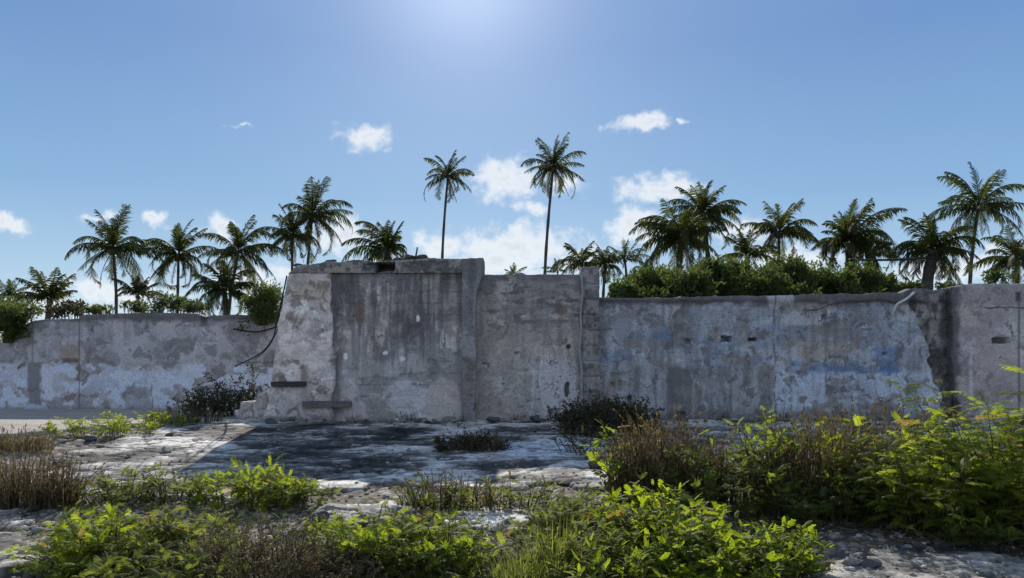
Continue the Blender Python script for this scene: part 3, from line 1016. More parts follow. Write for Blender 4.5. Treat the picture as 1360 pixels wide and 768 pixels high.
def paint_end(px, py):
    c, wx, wy, v1, v2, st = plaster(px, py, (.29, .276, .28), 260, var=.24)
    c = mixc(c, (.16, .155, .16), sm(408, 404, py + (fbm(px / 20, py / 9, 261) - .5) * 4) * .45)
    c = mixc(c, (.05, .05, .05), sm(1.5, .6, np.abs(py - 409 - (fbm(px / 9, px * 0, 262) - .5) * 3)) * sm(1300, 1310, px) * .9)
    c = mixc(c, (.33, .31, .29), box_m(px, py, 1276, 1300, 410, 432, 4, (fbm(px / 6, py / 6, 263) - .5) * 16) * .5)
    c = mixc(c, (.36, .36, .40), box_m(px, py, 1288, 1292, 462, 535, 1.5, (fbm(px / 3, py / 12, 264) - .5) * 3) * .8)
    c = mixc(c, (.11, .11, .115), sm(.60, .66, fbm(wx / 16, wy / 16, 265)) * .55)
    c = mixc(c, (.05, .05, .052), box_m(px, py, 1349, 1356, 388, 400, 1.5, (fbm(px / 3, py / 3, 266) - .5) * 4))
    c = mixc(c, (.08, .08, .085), box_m(px, py, 1352, 1355, 396, 700, 1) * .8)
    c = mixc(c, (.055, .055, .06), sm(1278, 1270, px + (fbm(px / 6, py / 9, 267) - .5) * 10) * .8)
    return c


endw = wall_mesh('end_wall', YE, .4, sideline([(1262, 300), (1266, 400), (1266, 470), (1272, 530), (1280, 560)], YE, 35, .05), const(cx(1420, YE)), topline([(1255, 382), (1285, 378), (1300, 376.5), (1420, 376)], YE, 37, .015), paint_end,
                 lambda px, py: (fbm(px / 22, py / 22, 268) - .5) * .035 + hole(px, py, 1318, 1341, 449, 456, .36, 6, 3) + (fbm(px / 4, py / 4, 130) - .5) * .01, seed=11)
setp(endw, 'smooth mauve grey wall with a dark slot, past the crumbling gap', 'wall')

# ---- far back wall
YL = 19.0


def paint_far(px, py):
    c, wx, wy, v1, v2, st = plaster(px, py, (.235, .235, .25), 300, var=.45)
    c = mixc(c, (.33, .335, .36), sm(.5, .57, fbm(wx / 24, wy / 22, 301)) * .6)
    c = mixc(c, (.13, .13, .135), sm(.58, .63, fbm(wx / 14, wy / 12, 302)) * .7)
    c = mixc(c, (.14, .14, .145), st * sm(485, 430, py) * .5)
    low = sm(482, 485, py + (fbm(px / 26, py / 9, 303, 5, .6) - .5) * 13) * sm(.66, .60, fbm(wx / 22, wy / 12, 316) + .25 * sm(500, 484, py))
    wcol = np.array([.37, .425, .52])
    c = mixc(c, wcol, low * .95)
    c = mixc(c, (.40, .42, .46), low * (v1 > .7) * .5)
    c = mixc(c, (.20, .20, .215), low * sm(.57, .6, fbm(wx / 13, wy / 13, 304)) * (.35 + .65 * sm(505, 535, py)) * .9)
    c = mixc(c, (.15, .15, .155), low * box_m(px, py, 168, 202, 515, 545, 3, (fbm(px / 5, py / 12, 305) - .5) * 16) * .6)
    c = mixc(c, (.12, .12, .125), box_m(px, py, 37, 54, 482, 538, 2, (fbm(px / 6, py / 9, 306) - .5) * 6) * .85)
    c = mixc(c, (.13, .13, .135), sm(2, .5, np.abs(px - 43)) * sm(484, 478, py) * .6)
    c = mixc(c, (.21, .17, .145), box_m(px, py, 80, 105, 458, 477, 3, (fbm(px / 7, py / 5, 307) - .5) * 14) * .75)
    c = mixc(c, (.08, .065, .055), box_m(px, py, 82, 105, 476, 482, 1.5, (fbm(px / 5, py / 3, 308) - .5) * 4) * .8)
    c = mixc(c, (.13, .10, .09), low * box_m(px, py, 83, 103, 523, 533, 2, (fbm(px / 5, py / 5, 309) - .5) * 9) * .85)
    c = mixc(c, (.07, .07, .075), sm(1.2, .5, np.abs(px - 105.5)) * .7)
    c = mixc(c, (.07, .07, .072), sm(430, 423, py + (fbm(px / 14, py / 6, 310) - .5) * 8 - np.clip(px - 280, 0, 80) * .0) * .85)
    for sx in (202, 320):
        c = mixc(c, (.10, .10, .11), low * sm(1.0, .4, np.abs(px - sx - (fbm(py / 9, py * 0, 311) - .5) * 4)) * sm(.45, .5, fbm(px * 0 + sx, py / 12, 312)) * .8)
    c = mixc(c, (.05, .05, .052), sm(1.0, .4, np.abs(py - 481.5 - (fbm(px / 9, px * 0, 313) - .5) * 3)) * (sm(315, 318, px)) * .8)
    return mixc(c, (.10, .10, .105), sm(536, 545, py + (fbm(px / 10, py / 6, 314) - .5) * 10) * .4)


def depth_far(px, py):
    return (fbm(px / 14, py / 12, 315) - .5) * .04 + .03 * sm(105, 107, px) + hole(px, py, 268, 275, 421, 433, .15, 5, 4) + sm(484, 481, py) * .0 + (fbm(px / 4, py / 4, 130) - .5) * .015


farw = wall_mesh('plaster_wall', YL, .35, const(cx(-80, YL)), const(cx(392, YL)), topline([(-80, 470), (-2, 456), (14, 448), (30, 436), (45, 426), (60, 424), (104, 423), (107, 419), (180, 416), (230, 416), (262, 417), (272, 422), (280, 419), (395, 418)], YL, 39, .03),
                 paint_far, depth_far, zb=-.6, seed=12, step=.024)
setp(farw, 'farther low wall with a white painted lower band below grey render', 'wall')

# ------------------------------------------------------------------ vegetation makers
def unit(v):
    v = np.asarray(v, float)
    return v / (np.linalg.norm(v, axis=-1, keepdims=True) + 1e-9)


def frames(d, up):
    """rotation matrices whose x axis is d and whose z axis leans to up"""
    d = unit(d)
    y = unit(np.cross(up, d))
    z = np.cross(d, y)
    return np.stack([d, y, z], -1)


def frond(acc, base, az, el, Lg, droop, r, width=.31, nl=34, tint=.4, dead=False):
    """one pinnate palm frond: arching rachis with hanging leaflets"""
    k = 16
    t = np.linspace(0, 1, k)
    e = el - droop * t ** 1.6 * 1.25
    side = np.array([-math.sin(az), math.cos(az), 0])
    hd = np.array([math.cos(az), math.sin(az), 0])
    sway = r.normal(0, .18) * t ** 2
    dirs = np.cos(e)[:, None] * hd + np.sin(e)[:, None] * np.array([0, 0, 1.]) + sway[:, None] * side
    pts = np.asarray(base) + np.vstack([[0, 0, 0], np.cumsum((dirs[:-1] + dirs[1:]) / 2, 0)]) * Lg / (k - 1)
    acc.tube(pts, .035 * Lg / 3, .006, 4, tint * .8)
    u = np.linspace(.10, 1, nl)
    pu = np.stack([np.interp(u, t, pts[:, i]) for i in range(3)], -1)
    du = unit(np.stack([np.interp(u, t, dirs[:, i]) for i in range(3)], -1))
    ll = Lg * width * (np.sin(np.clip(u * .9 + .08, 0, 1) * np.pi) ** .55 * .9 + .1) * (1 - .25 * u)
    for s_ in (-1, 1):
        torn = sm(.16, .30, vn(u * 14 + r.random() * 99, u * 0)) * .55 + .45
        sv = unit(np.cross(du, np.array([0, 0, 1.])) + 1e-6)
        sv = np.where(np.linalg.norm(np.cross(du, [0, 0, 1.]), axis=1, keepdims=True) < .15, side, sv) * s_
        g = np.array([0, 0, -1.])
        n = len(u)
        ce = np.abs(np.interp(u, t, np.cos(e)))[:, None]
        hang = (1.25 if not dead else 1.6) * (.45 + .9 * r.random((n, 1))) * ce ** 1.3
        ld = unit(sv * (.75 + .3 * r.random((n, 1))) + du * (.62 + .5 * u[:, None]) + g * hang)
        ld2 = unit(ld + g * .8 * ce)
        Lk = (ll * r.uniform(.7, 1.15, n) * torn)[:, None]
        w = du * (.018 * Lg / 3 + .010)
        m_ = pu + ld * Lk * .55
        tip = m_ + ld2 * Lk * .45
        V = np.stack([pu - w * .7, pu + w * .7, m_ + w, m_ - w, tip], 1)
        o = np.arange(n)[:, None] * 5
        acc.add(V.reshape(-1, 3), o + np.array([[0, 1, 2, 3]]), o + np.array([[3, 2, 4]]), np.repeat(np.clip(tint + r.normal(0, .18, n), 0, 1), 5))


def palm(label, pxc, pyc, rpx, Y, pxb, style='tall', n=15, trunk_r=.13, seed=0, extra=None, group=None, coco=False, up=.95):
    """crown heart at picture point (pxc, pyc) on the plane Y; trunk foot under pxb; fronds reach about rpx"""
    r = np.random.default_rng(seed + 1000)
    c = np.array([cx(pxc, Y), Y, cz(pyc, Y)])
    fx = cx(pxb, Y)
    gz = float(ground_base(np.array([fx]), np.array([Y]))[0]) - .1
    root = empty('palm_tree', (fx, Y, gz), label, 'palm tree', group)
    R = 1.10 * rpx * Y / F
    # trunk
    k = 22
    t = np.linspace(0, 1, k)
    hgt = c[2] - gz
    bend = r.normal(0, .03) * hgt
    pts = np.stack([fx + (c[0] - fx) * t ** 1.4 + bend * np.sin(t * np.pi) , Y + np.sin(t * 3) * .05, gz + hgt * t], -1) - np.array([fx, Y, gz])
    tr = Acc()
    rad = .72 * trunk_r * (1.25 - .45 * t) * (1 + .10 * np.sin(t * 90)) + trunk_r * .5 * np.exp(-t * 14)
    tr.tube(pts, rad, None, 9, cap=True)
    o = link('trunk', tr.mesh('trunk', M_TRUNK, True), root)
    top = pts[-1]
    a = Acc()
    ga = 2.399963
    wind, gust = r.random() * 6.28, r.uniform(.05, .32)
    off = r.random() * 6.28
    n = n + 3 if style == 'tall' else int(n * 1.0)
    for i in range(n):
        q = (i + .5) / n                               # 0 youngest, 1 oldest
        az = off + i * ga + r.normal(0, .15)
        if style == 'tall':
            el = math.radians(88 - 122 * q ** 1.05 + r.normal(0, 9))
            dr = math.radians(26 + 72 * min(1, q * 1.6) + r.normal(0, 8))
            Lf = R * (.80 + .32 * math.sin(q * 2.6)) * r.uniform(.72, 1.10)
        elif style == 'bushy':
            el = math.radians(88 - 105 * q + r.normal(0, 7))
            dr = math.radians(28 + 84 * min(1, q * 1.4) + r.normal(0, 9))
            Lf = R * (.85 + .35 * math.sin(q * 2.4)) * r.uniform(.85, 1.1)
        else:                                          # young: strong upright rosette
            el = math.radians(86 - 72 * q + r.normal(0, 7))
            dr = math.radians(18 + 62 * q + r.normal(0, 8))
            Lf = R * (.85 + .25 * q) * r.uniform(.85, 1.1)
        Lf *= 1 + gust * math.cos(az - wind)
        dr *= 1 + gust * r.normal(0, 1.2)
        frond(a, top + np.array([math.cos(az), math.sin(az), 0]) * .06, az, el, Lf, dr, r, tint=float(np.clip(.25 + .35 * r.random(), 0, 1)), nl=30 if rpx < 30 else 46)
    for (angle, ln, drp) in (extra or []):             # fronds seen side on: angle above the horizontal, mirrored past 90
        A = math.radians(angle)
        az = (0 if math.cos(A) >= 0 else math.pi) + r.normal(0, .25)
        el = A if math.cos(A) >= 0 else math.pi - A
        frond(a, top, az, el, R * ln, math.radians(drp), r, tint=.35, nl=42)
    link('crown', a.mesh('crown', M_PALM), root)
    d = Acc()
    for i in range(int(r.integers(2, 6)) if style != 'young' else 0):
        az = r.random() * 6.28
        frond(d, top - np.array([0, 0, .12]), az, math.radians(-35 - 40 * r.random()), R * r.uniform(.55, .85), math.radians(30), r, nl=26, tint=r.random(), dead=True, width=.17)
    if d.n:
        link('dead_fronds', d.mesh('dead_fronds', M_DEADPALM), root)
    h = Acc()                                           # fibrous heart with fruit
    nb = 11 if coco else 5
    for i in range(nb):
        az = r.random() * 6.28
        p = top + np.array([math.cos(az) * .2, math.sin(az) * .2, -.12 - .28 * r.random()]) * (R / 3.2)
        rr = .15 * R / 3.2
        ico(h, p, rr, r)
    link('coconut_cluster', h.mesh('coconut_cluster', M_COCO, True), root)
    return root


_t = (1 + 5 ** .5) / 2
ICO_V = unit(np.array([(-1, _t, 0), (1, _t, 0), (-1, -_t, 0), (1, -_t, 0), (0, -1, _t), (0, 1, _t), (0, -1, -_t), (0, 1, -_t), (_t, 0, -1), (_t, 0, 1), (-_t, 0, -1), (-_t, 0, 1)]))
ICO_F = np.array([(0, 11, 5), (0, 5, 1), (0, 1, 7), (0, 7, 10), (0, 10, 11), (1, 5, 9), (5, 11, 4), (11, 10, 2), (10, 7, 6), (7, 1, 8), (3, 9, 4), (3, 4, 2), (3, 2, 6), (3, 6, 8), (3, 8, 9), (4, 9, 5), (2, 4, 11), (6, 2, 10), (8, 6, 7), (9, 8, 1)])


def ico(acc, p, rad, r, squash=1.15):
    acc.add(ICO_V * np.array([1, 1, squash]) * rad + p, None, ICO_F, .5)


def subdiv_ico(n=2):
    v, f = [tuple(x) for x in ICO_V], [tuple(x) for x in ICO_F]
    for _ in range(n):
        cache, nf = {}, []

        def midp(a, b):
            key = (min(a, b), max(a, b))
            if key not in cache:
                m = np.array(v[a]) + np.array(v[b])
                v.append(tuple(m / np.linalg.norm(m)))
                cache[key] = len(v) - 1
            return cache[key]
        for a, b, c in f:
            ab, bc, ca = midp(a, b), midp(b, c), midp(c, a)
            nf += [(a, ab, ca), (b, bc, ab), (c, ca, bc), (ab, bc, ca)]
        f = nf
    return np.array(v), np.array(f)


ICO2_V, ICO2_F = subdiv_ico(2)


def rock_mesh(name, sx, sy, sz, mat, seed):
    r = np.random.default_rng(seed)
    v = ICO2_V.copy()
    for _ in range(9):                                  # planes knock off facets
        nrm = unit(r.normal(size=3))
        dcut = r.uniform(.55, .85)
        dd = v @ nrm
        v = v - np.maximum(dd - dcut, 0)[:, None] * nrm
    v = v * (1 + .10 * (fbm(v[:, 0] * 3 + seed, v[:, 1] * 3 + v[:, 2] * 2, seed)[:, None] - .5))
    return mesh_np(name, v * np.array([sx, sy, sz]), [ICO2_F], mat, False)


# ---- leaf templates
def tpl_pinnate(npair=5, ll=.30, lw=.085, seed=0, cup=.3):
    """once-pinnate leaf with oval leaflets, length 1"""
    r = np.random.default_rng(seed)
    V, Q = [], []
    V += [(0, -.008, 0), (0, .008, 0), (1, .004, 0), (1, -.004, 0)]
    Q += [(0, 1, 2, 3)]
    spots = [(t, s) for t in np.linspace(.22, .9, npair) for s in (-1, 1)] + [(1.0, 0)]
    for t, s in spots:
        a = math.radians(62 - 18 * t) * s + r.normal(0, .1)
        ex, ey = math.cos(a), math.sin(a)
        nx_, ny_ = -ey, ex
        L_ = ll * r.uniform(.8, 1.1) * (1 - .25 * abs(t - .55))
        rows = []
        zt = r.normal(0, .03)
        for u, w in ((0, .15), (.3, .9), (.62, 1.0), (.88, .6), (1.0, .05)):
            for q in (-1, 1):
                V.append((t + ex * L_ * u + nx_ * lw * w * q, ey * L_ * u + ny_ * lw * w * q, zt * u - cup * L_ * u * u + .12 * lw * w))
        n0 = len(V) - 10
        for i in range(4):
            Q.append((n0 + 2 * i, n0 + 2 * i + 1, n0 + 2 * i + 3, n0 + 2 * i + 2))
    V = np.array(V)
    V[:, 2] -= .25 * V[:, 0] ** 2
    return V, np.array(Q), np.zeros((0, 3), int)


def tpl_leaf():
    V = np.array([(0, 0, 0), (.35, .21, .04), (.72, .17, .0), (1, 0, -.10), (.72, -.17, .0), (.35, -.21, .04)])
    return V, np.array([(0, 1, 2, 5), (5, 2, 3, 4)]), np.zeros((0, 3), int)


FERN = [tpl_pinnate(9, .36, .038, 60 + i, .45) for i in range(4)]
FERN_LONG = [tpl_pinnate(16, .22, .022, 70 + i, .4) for i in range(3)]
PINN = [tpl_pinnate(5, .30, .10, i) for i in range(4)]
PINN_S = [tpl_pinnate(7, .20, .055, 40 + i) for i in range(3)]
LEAF = [tpl_leaf()]


def place_leaves(acc, tpls, P_, D_, scale, tint, r, roll=.5):
    n = len(P_)
    up = np.array([0, 0, 1.]) + r.normal(0, roll, (n, 3))
    R_ = frames(D_, up)
    which = r.integers(0, len(tpls), n)
    for k, (T, q, t) in enumerate(tpls):
        m = which == k
        if m.any():
            acc.inst(T, q, t, R_[m], P_[m], scale[m], tint[m])


def stem_path(base, lean, h, r, k=8, wob=.06):
    t = np.linspace(0, 1, k)
    p = np.stack([lean[0] * t ** 1.5, lean[1] * t ** 1.5, h * t - .12 * h * t ** 3 * min(1, np.hypot(*lean) / h)], -1)
    p[:, :2] += np.cumsum(r.normal(0, wob * h / k, (k, 2)), 0) * t[:, None] ** .3
    return p + base


def bush(name, label, cat, px, py, wx, wy, h, nstem, per, leaf, tpls, mat, z=0.0, seed=0, stem_mat=None, elev=(5, 45), start=.25, lean=.55, dome=.5, group=None, roll=.5, Y=None, lean_bias=(0, 0), jit=.3, tintc=.5):
    """leafy bush: stems from a patch wx x wy metres about the spot seen at (px, py), leaves set round each stem"""
    r = np.random.default_rng(seed + 5000)
    if tpls is FERN or tpls is FERN_LONG or tpls is PINN_S:
        leaf, per, nstem = leaf * .66, per * 1.35, int(nstem * 1.1)
    if Y is None:
        X0, Y0 = G(px, py, z)
    else:
        X0, Y0 = cx(px, Y), Y
    root = empty(name, (X0, Y0, z), label, cat, group)
    st, lv = Acc(), Acc()
    for i in range(nstem):
        a, q = r.random() * 6.283, math.sqrt(r.random())
        bx, by = math.cos(a) * q, math.sin(a) * q
        hh = h * (1 - dome * q ** 2) * r.uniform(.6, 1.12)
        ln = (bx * lean * h * .8 + r.normal(0, .12) * h + lean_bias[0] * h, by * lean * h * .8 + r.normal(0, .12) * h + lean_bias[1] * h)
        pts = stem_path(np.array([bx * wx / 2, by * wy / 2, -.03]), ln, hh, r)
        st.tube(pts, .004 + .006 * h, .0015, 4, .5)
        st.tube([(0, 0, -.09), pts[0] * .5 + np.array([0, 0, -.05]), pts[0]], .006, .004, 3, .5)
        n = max(2, int(per * r.uniform(.7, 1.2)))
        u = np.sort(start + (1 - start) * r.random(n) ** .8)
        kk = np.linspace(0, 1, len(pts))
        pp = np.stack([np.interp(u, kk, pts[:, j]) for j in range(3)], -1)
        az = np.arange(n) * 2.4 + r.random() * 6.28 + r.normal(0, jit, n)
        el = np.radians(elev[0] + (elev[1] - elev[0]) * u + r.normal(0, 14, n))
        D = np.stack([np.cos(az) * np.cos(el), np.sin(az) * np.cos(el), np.sin(el)], -1)
        place_leaves(lv, tpls, pp, D, leaf * r.uniform(.65, 1.15, n) * (1.05 - .35 * u), np.clip(tintc + r.normal(0, .22, n) + .25 * (u - .5), 0, 1), r, roll)
    link('stems', st.mesh('stems', stem_mat or M_STEM), root)
    link('foliage', lv.mesh('foliage', mat), root)
    return root


def blade_tuft(name, label, cat, px, py, wx, wy, h, n, mat, seed=0, z=0.0, w=.006, heads=.25, spread=.35, curve=.4, group=None, Y=None, tintc=.5):
    """upright grass or dry stalks, some with seed heads"""
    r = np.random.default_rng(seed + 9000)
    X0, Y0 = G(px, py, z) if Y is None else (cx(px, Y), Y)
    root = empty(name, (X0, Y0, z), label, cat, group)
    a, q = r.random(n) * 6.283, np.sqrt(r.random(n))
    bx, by = np.cos(a) * q * wx / 2, np.sin(a) * q * wy / 2
    hh = h * (1 - .45 * q ** 2) * r.uniform(.45, 1.15, n)
    laz = np.where(r.random(n) < .6, a, r.random(n) * 6.283)
    ln = hh * np.abs(r.normal(0, spread, n))
    k = 5
    t = np.linspace(0, 1, k)
    cxs = bx[:, None] + np.cos(laz)[:, None] * ln[:, None] * t ** (1 + curve * 2)
    cys = by[:, None] + np.sin(laz)[:, None] * ln[:, None] * t ** (1 + curve * 2)
    czs = hh[:, None] * (t - curve * .3 * (ln / hh)[:, None] * t ** 2) - .02
    fa = r.random(n) * 3.14
    ww = w * r.uniform(.6, 1.4, n)[:, None] * (1 - .85 * t)
    dx, dy = np.cos(fa)[:, None] * ww, np.sin(fa)[:, None] * ww
    V = np.stack([np.stack([cxs - dx, cys - dy, czs], -1), np.stack([cxs + dx, cys + dy, czs], -1)], 2).reshape(n, k * 2, 3)
    q1 = np.array([[2 * i, 2 * i + 1, 2 * i + 3, 2 * i + 2] for i in range(k - 1)])
    o = (np.arange(n) * 2 * k)[:, None, None]
    acc = Acc()
    tint = np.clip(tintc + r.normal(0, .25, n), 0, 1)
    acc.add(V.reshape(-1, 3), (q1[None] + o).reshape(-1, 4), None, np.repeat(tint, 2 * k))
    hd = r.random(n) < heads
    if hd.any():
        hacc = acc
        tip = np.stack([cxs[:, -1], cys[:, -1], czs[:, -1]], -1)[hd]
        prev = np.stack([cxs[:, -2], cys[:, -2], czs[:, -2]], -1)[hd]
        d = unit(tip - prev)
        for j in range(7):
            m = len(tip)
            D = unit(d + r.normal(0, .35, (m, 3)))
            place_leaves(hacc, LEAF, tip - d * h * .035 * j, D, r.uniform(.02, .04, m) * (h / .5) ** .5, np.clip(.6 + r.normal(0, .3, m), 0, 1), r, 1)
    link('foliage', acc.mesh('foliage', mat), root)
    return root


def twiggy(name, label, cat, px, py, wx, wy, h, nstem, nleaf, leaf, mat, seed=0, z=0.0, group=None, Y=None, lean=.6, twig=M_TWIG, tintc=.5):
    """branching wiry shrub with few small leaves"""
    r = np.random.default_rng(seed + 12000)
    X0, Y0 = G(px, py, z) if Y is None else (cx(px, Y), Y)
    root = empty(name, (X0, Y0, z), label, cat, group)
    st, lv = Acc(), Acc()
    PP, DD = [], []

    def grow(p, d, ln, rad, depth):
        k = 5
        pts = [p]
        for i in range(k - 1):
            d = unit(d + r.normal(0, .22, 3) + np.array([0, 0, .04]))
            pts.append(pts[-1] + d * ln / (k - 1))
        pts = np.array(pts)
        st.tube(pts, rad, rad * .55, 3, .5)
        if depth > 0:
            for _ in range(r.integers(2, 4)):
                i = r.integers(1, k)
                grow(pts[i], unit(d + r.normal(0, .65, 3)), ln * r.uniform(.5, .8), rad * .6, depth - 1)
        m = nleaf
        for _ in range(m):
            i = r.integers(1, k)
            PP.append(pts[i] + r.normal(0, .006, 3))
            DD.append(unit(d + r.normal(0, .8, 3)))
    for i in range(nstem):
        a, q = r.random() * 6.283, math.sqrt(r.random())
        bx, by = math.cos(a) * q, math.sin(a) * q
        st.tube([(0, 0, -.09), (bx * wx / 4, by * wy / 4, -.07), (bx * wx / 2, by * wy / 2, -.02)], .006, .004, 3, .5)
        grow(np.array([bx * wx / 2, by * wy / 2, -.02]), unit(np.array([bx * lean, by * lean, 1 - .3 * q])), h * .5 * r.uniform(.6, 1.1) * (1 - .35 * q), .0035 + .003 * h, 2)
    link('twigs', st.mesh('twigs', twig), root)
    if PP:
        PP, DD = np.array(PP), np.array(DD)
        place_leaves(lv, LEAF, PP, DD, leaf * r.uniform(.6, 1.3, len(PP)), np.clip(tintc + r.normal(0, .3, len(PP)), 0, 1), r, 1)
        link('foliage', lv.mesh('foliage', mat), root)
    return root


def crown_bush(name, label, cat, px, py, rx, rz, Y, ry, mat, nclump=26, per=90, leaf=.10, seed=0, group=None, tintc=.5, g=None, airy=0.0):
    """dense small-leaved shrub seen over the wall: leaf clumps spread through its volume on a forked stem; (px, py) its middle, rx, rz half sizes in picture units"""
    r = np.random.default_rng(seed + 15000)
    X0, Z0 = cx(px, Y), cz(py, Y)
    RX, RZ = rx * Y / F, rz * Y / F
    g = float(ground_base(np.array([X0]), np.array([Y]))[0]) - .05 if g is None else g
    root = empty(name, (X0, Y, g), label, cat, group)
    st, lv = Acc(), Acc()
    mid_ = np.array([0, 0, Z0 - g])
    for i in range(nclump):
        d = unit(r.normal(size=3)) * r.random() ** .4
        c = mid_ + d * np.array([RX, ry, RZ]) * .86 * (1 + airy * r.normal(0, .22))
        cr = min(RX, RZ, ry) * r.uniform(.30, .52) * (1 - .35 * airy)
        st.tube(np.array([[r.normal(0, .05), r.normal(0, .05), 0], mid_ * .45 + c * np.array([.3, .3, .12]), c]), .03, .008, 4)
        n = int(per * r.uniform(.7, 1.3))
        dd = unit(r.normal(size=(n, 3)))
        q = r.random((n, 1)) ** .35
        pp = c + dd * q * cr * np.array([1.15, 1.15, .95])
        sp = r.random(n) < .09 + .22 * airy
        pp[sp] += dd[sp] * cr * .8 * r.random((sp.sum(), 1)) + np.array([0, 0, cr * .6]) * r.random((sp.sum(), 1))
        D = unit(dd + r.normal(0, .5, (n, 3)) + np.array([0, 0, .3]))
        place_leaves(lv, LEAF, pp, D, leaf * r.uniform(.6, 1.25, n), np.clip(tintc + r.normal(0, .16, n) + r.normal(0, .16), 0, 1), r, .8)
    for i in range(int(26 * min(1, airy * 2))):
        d = unit(r.normal(size=3) + np.array([0, 0, .9]))
        d[2] = abs(d[2])
        p0 = mid_ + d * np.array([RX, ry, RZ]) * .85
        dv = unit(np.array([r.normal(0, .35), r.normal(0, .35), 1]))
        L_ = RZ * r.uniform(.25, .75)
        st.tube(np.array([p0 - dv * .2, p0 + dv * L_ * .5, p0 + dv * L_]), .008, .003, 3)
        m_ = int(10 + 22 * L_)
        uu = r.random((m_, 1))
        place_leaves(lv, LEAF, p0 + dv * L_ * uu, unit(dv * .7 + r.normal(0, .7, (m_, 3))), leaf * r.uniform(.6, 1.1, m_), np.clip(tintc + .15 + r.normal(0, .2, m_), 0, .95), r, .8)
    link('stems', st.mesh('stems', M_STEM), root)
    link('foliage', lv.mesh('foliage', mat), root)
    return root


# ------------------------------------------------------------------ palms beyond the walls
palm('tall coconut palm with curved trunk, outermost of three in a row over the far wall', 150, 330, 58, 45, 149, n=15, seed=1, extra=[(155, 0.95, 45), (188, 1, 40), (30, 0.95, 40), (8, 1, 45), (75, 0.95, 15), (100, 0.88, 26)])
palm('coconut palm with hanging fronds, middle of the three in a row over the far wall', 237, 338, 52, 46, 233, n=15, seed=2, coco=True, extra=[(155, 1, 45), (-35, 1, 30), (85, 0.88, 26), (60, 0.9, 30), (210, 0.95, 35)])
palm('slanting coconut palm, third of the three in a row over the far wall', 317, 334, 55, 42, 303, n=15, seed=3, extra=[(185, 1.1, 40), (170, 0.9, 45), (20, 1.05, 35), (-20, 1, 35), (80, 0.88, 26), (-45, 1.1, 15)])
palm('dark dense coconut palm beside the broken wall end, its trunk straight', 388, 312, 46, 46, 387, n=20, seed=4, coco=True, extra=[(150, 1, 50), (100, 0.88, 24), (80, 0.88, 24), (190, 0.8, 40)])
palm('taller coconut palm behind the dense one beside the broken wall end', 415, 287, 50, 47, 408, n=14, seed=5, extra=[(88, 0.88, 22), (70, 1, 12), (25, 1, 40), (0, 1.05, 45), (-25, 1, 40)])
palm('small young palm standing low between two tall coconut palms', 183, 392, 31, 40, 183, 'young', n=14, seed=6, trunk_r=.12)
palm('bushy young palm with spread fronds near the collapsed wall end', 66, 398, 40, 34, 64, 'young', n=18, seed=7, trunk_r=.2)
palm('small palm at the far edge beside the bushy young palm', 12, 396, 27, 40, 12, 'young', n=14, seed=8, trunk_r=.15)
palm('low dark palm thicket crouching under the slanting coconut palm', 298, 386, 44, 38, 300, 'bushy', n=26, seed=9, trunk_r=.2)
palm('stout bushy palm peering over the lintel of the tallest wall', 515, 332, 42, 38, 514, 'bushy', n=26, seed=10, trunk_r=.25, extra=[(88, 0.88, 22), (70, 0.95, 15)])
palm('tall thin coconut palm standing alone over the tallest wall', 595, 233, 37, 62, 590, n=11, seed=11, trunk_r=.16, extra=[(165, 0.8, 50), (200, 0.85, 40), (25, 0.9, 40), (-15, 0.95, 35), (85, 0.88, 24), (60, 0.85, 25), (-70, 0.9, 5)])
palm('tallest coconut palm, its long thin trunk rising over the middle wall', 735, 222, 44, 58, 723, n=15, seed=12, trunk_r=.17, coco=True, extra=[(165, 0.85, 45), (205, 0.95, 35), (25, 0.9, 40), (-10, 1, 35), (90, 0.88, 20), (70, 1, 12), (112, 0.88, 26), (-55, 0.9, 15)])
palm('tip of a small palm barely showing over the middle wall beside the tallest wall', 681, 366, 17, 55, 681, 'young', n=9, seed=13, trunk_r=.1)
palm('tip of a small palm beside the block pillar top', 741, 360, 18, 55, 741, 'young', n=10, seed=14, trunk_r=.1)
palm('medium palm directly behind the block pillar', 773, 350, 30, 47, 772, 'bushy', n=18, seed=15, trunk_r=.15)
palm('medium palm between the block pillar and the spiky one', 804, 352, 30, 49, 806, 'bushy', n=20, seed=16, trunk_r=.15)
palm('spiky palm with a tall upright spear of new fronds', 830, 345, 29, 50, 830, 'young', n=14, seed=17, trunk_r=.13, extra=[(90, 0.88, 18), (10, 0.9, 50)])
palm('narrow dark palm squeezed beside the big double clump', 857, 358, 17, 48, 857, 'young', n=12, seed=18, trunk_r=.1, up=.99)
palm('broad shaggy palm at the front of the big double clump', 905, 318, 56, 37, 904, 'bushy', n=30, seed=19, trunk_r=.25, extra=[(165, 0.95, 50), (150, 1.05, 55), (200, 1, 30)])
palm('tall palm rising at the back of the big double clump', 933, 285, 50, 40, 936, 'bushy', n=22, seed=20, trunk_r=.2, extra=[(85, 0.88, 22), (25, 1, 45), (-5, 1.1, 45), (-35, 1.05, 30)])
palm('small ragged palm in the gap beside the big double clump', 992, 340, 40, 42, 993, 'young', n=16, seed=21, trunk_r=.15)
palm('open crowned coconut palm with two thin trunks of light beneath', 1035, 308, 49, 42, 1033, n=16, seed=22, coco=True, extra=[(110, 0.88, 28), (65, 0.95, 18), (150, 1, 40), (20, 0.95, 45), (0, 1.05, 40)])
palm('very dense round crowned palm above the green hedge', 1125, 322, 52, 36, 1123, 'bushy', n=34, seed=23, trunk_r=.25, extra=[(170, 1, 45), (10, 1, 45)])
palm('slim ragged palm growing at the shoulder of the dense round one', 1153, 338, 34, 35, 1155, 'bushy', n=12, seed=24, trunk_r=.12)
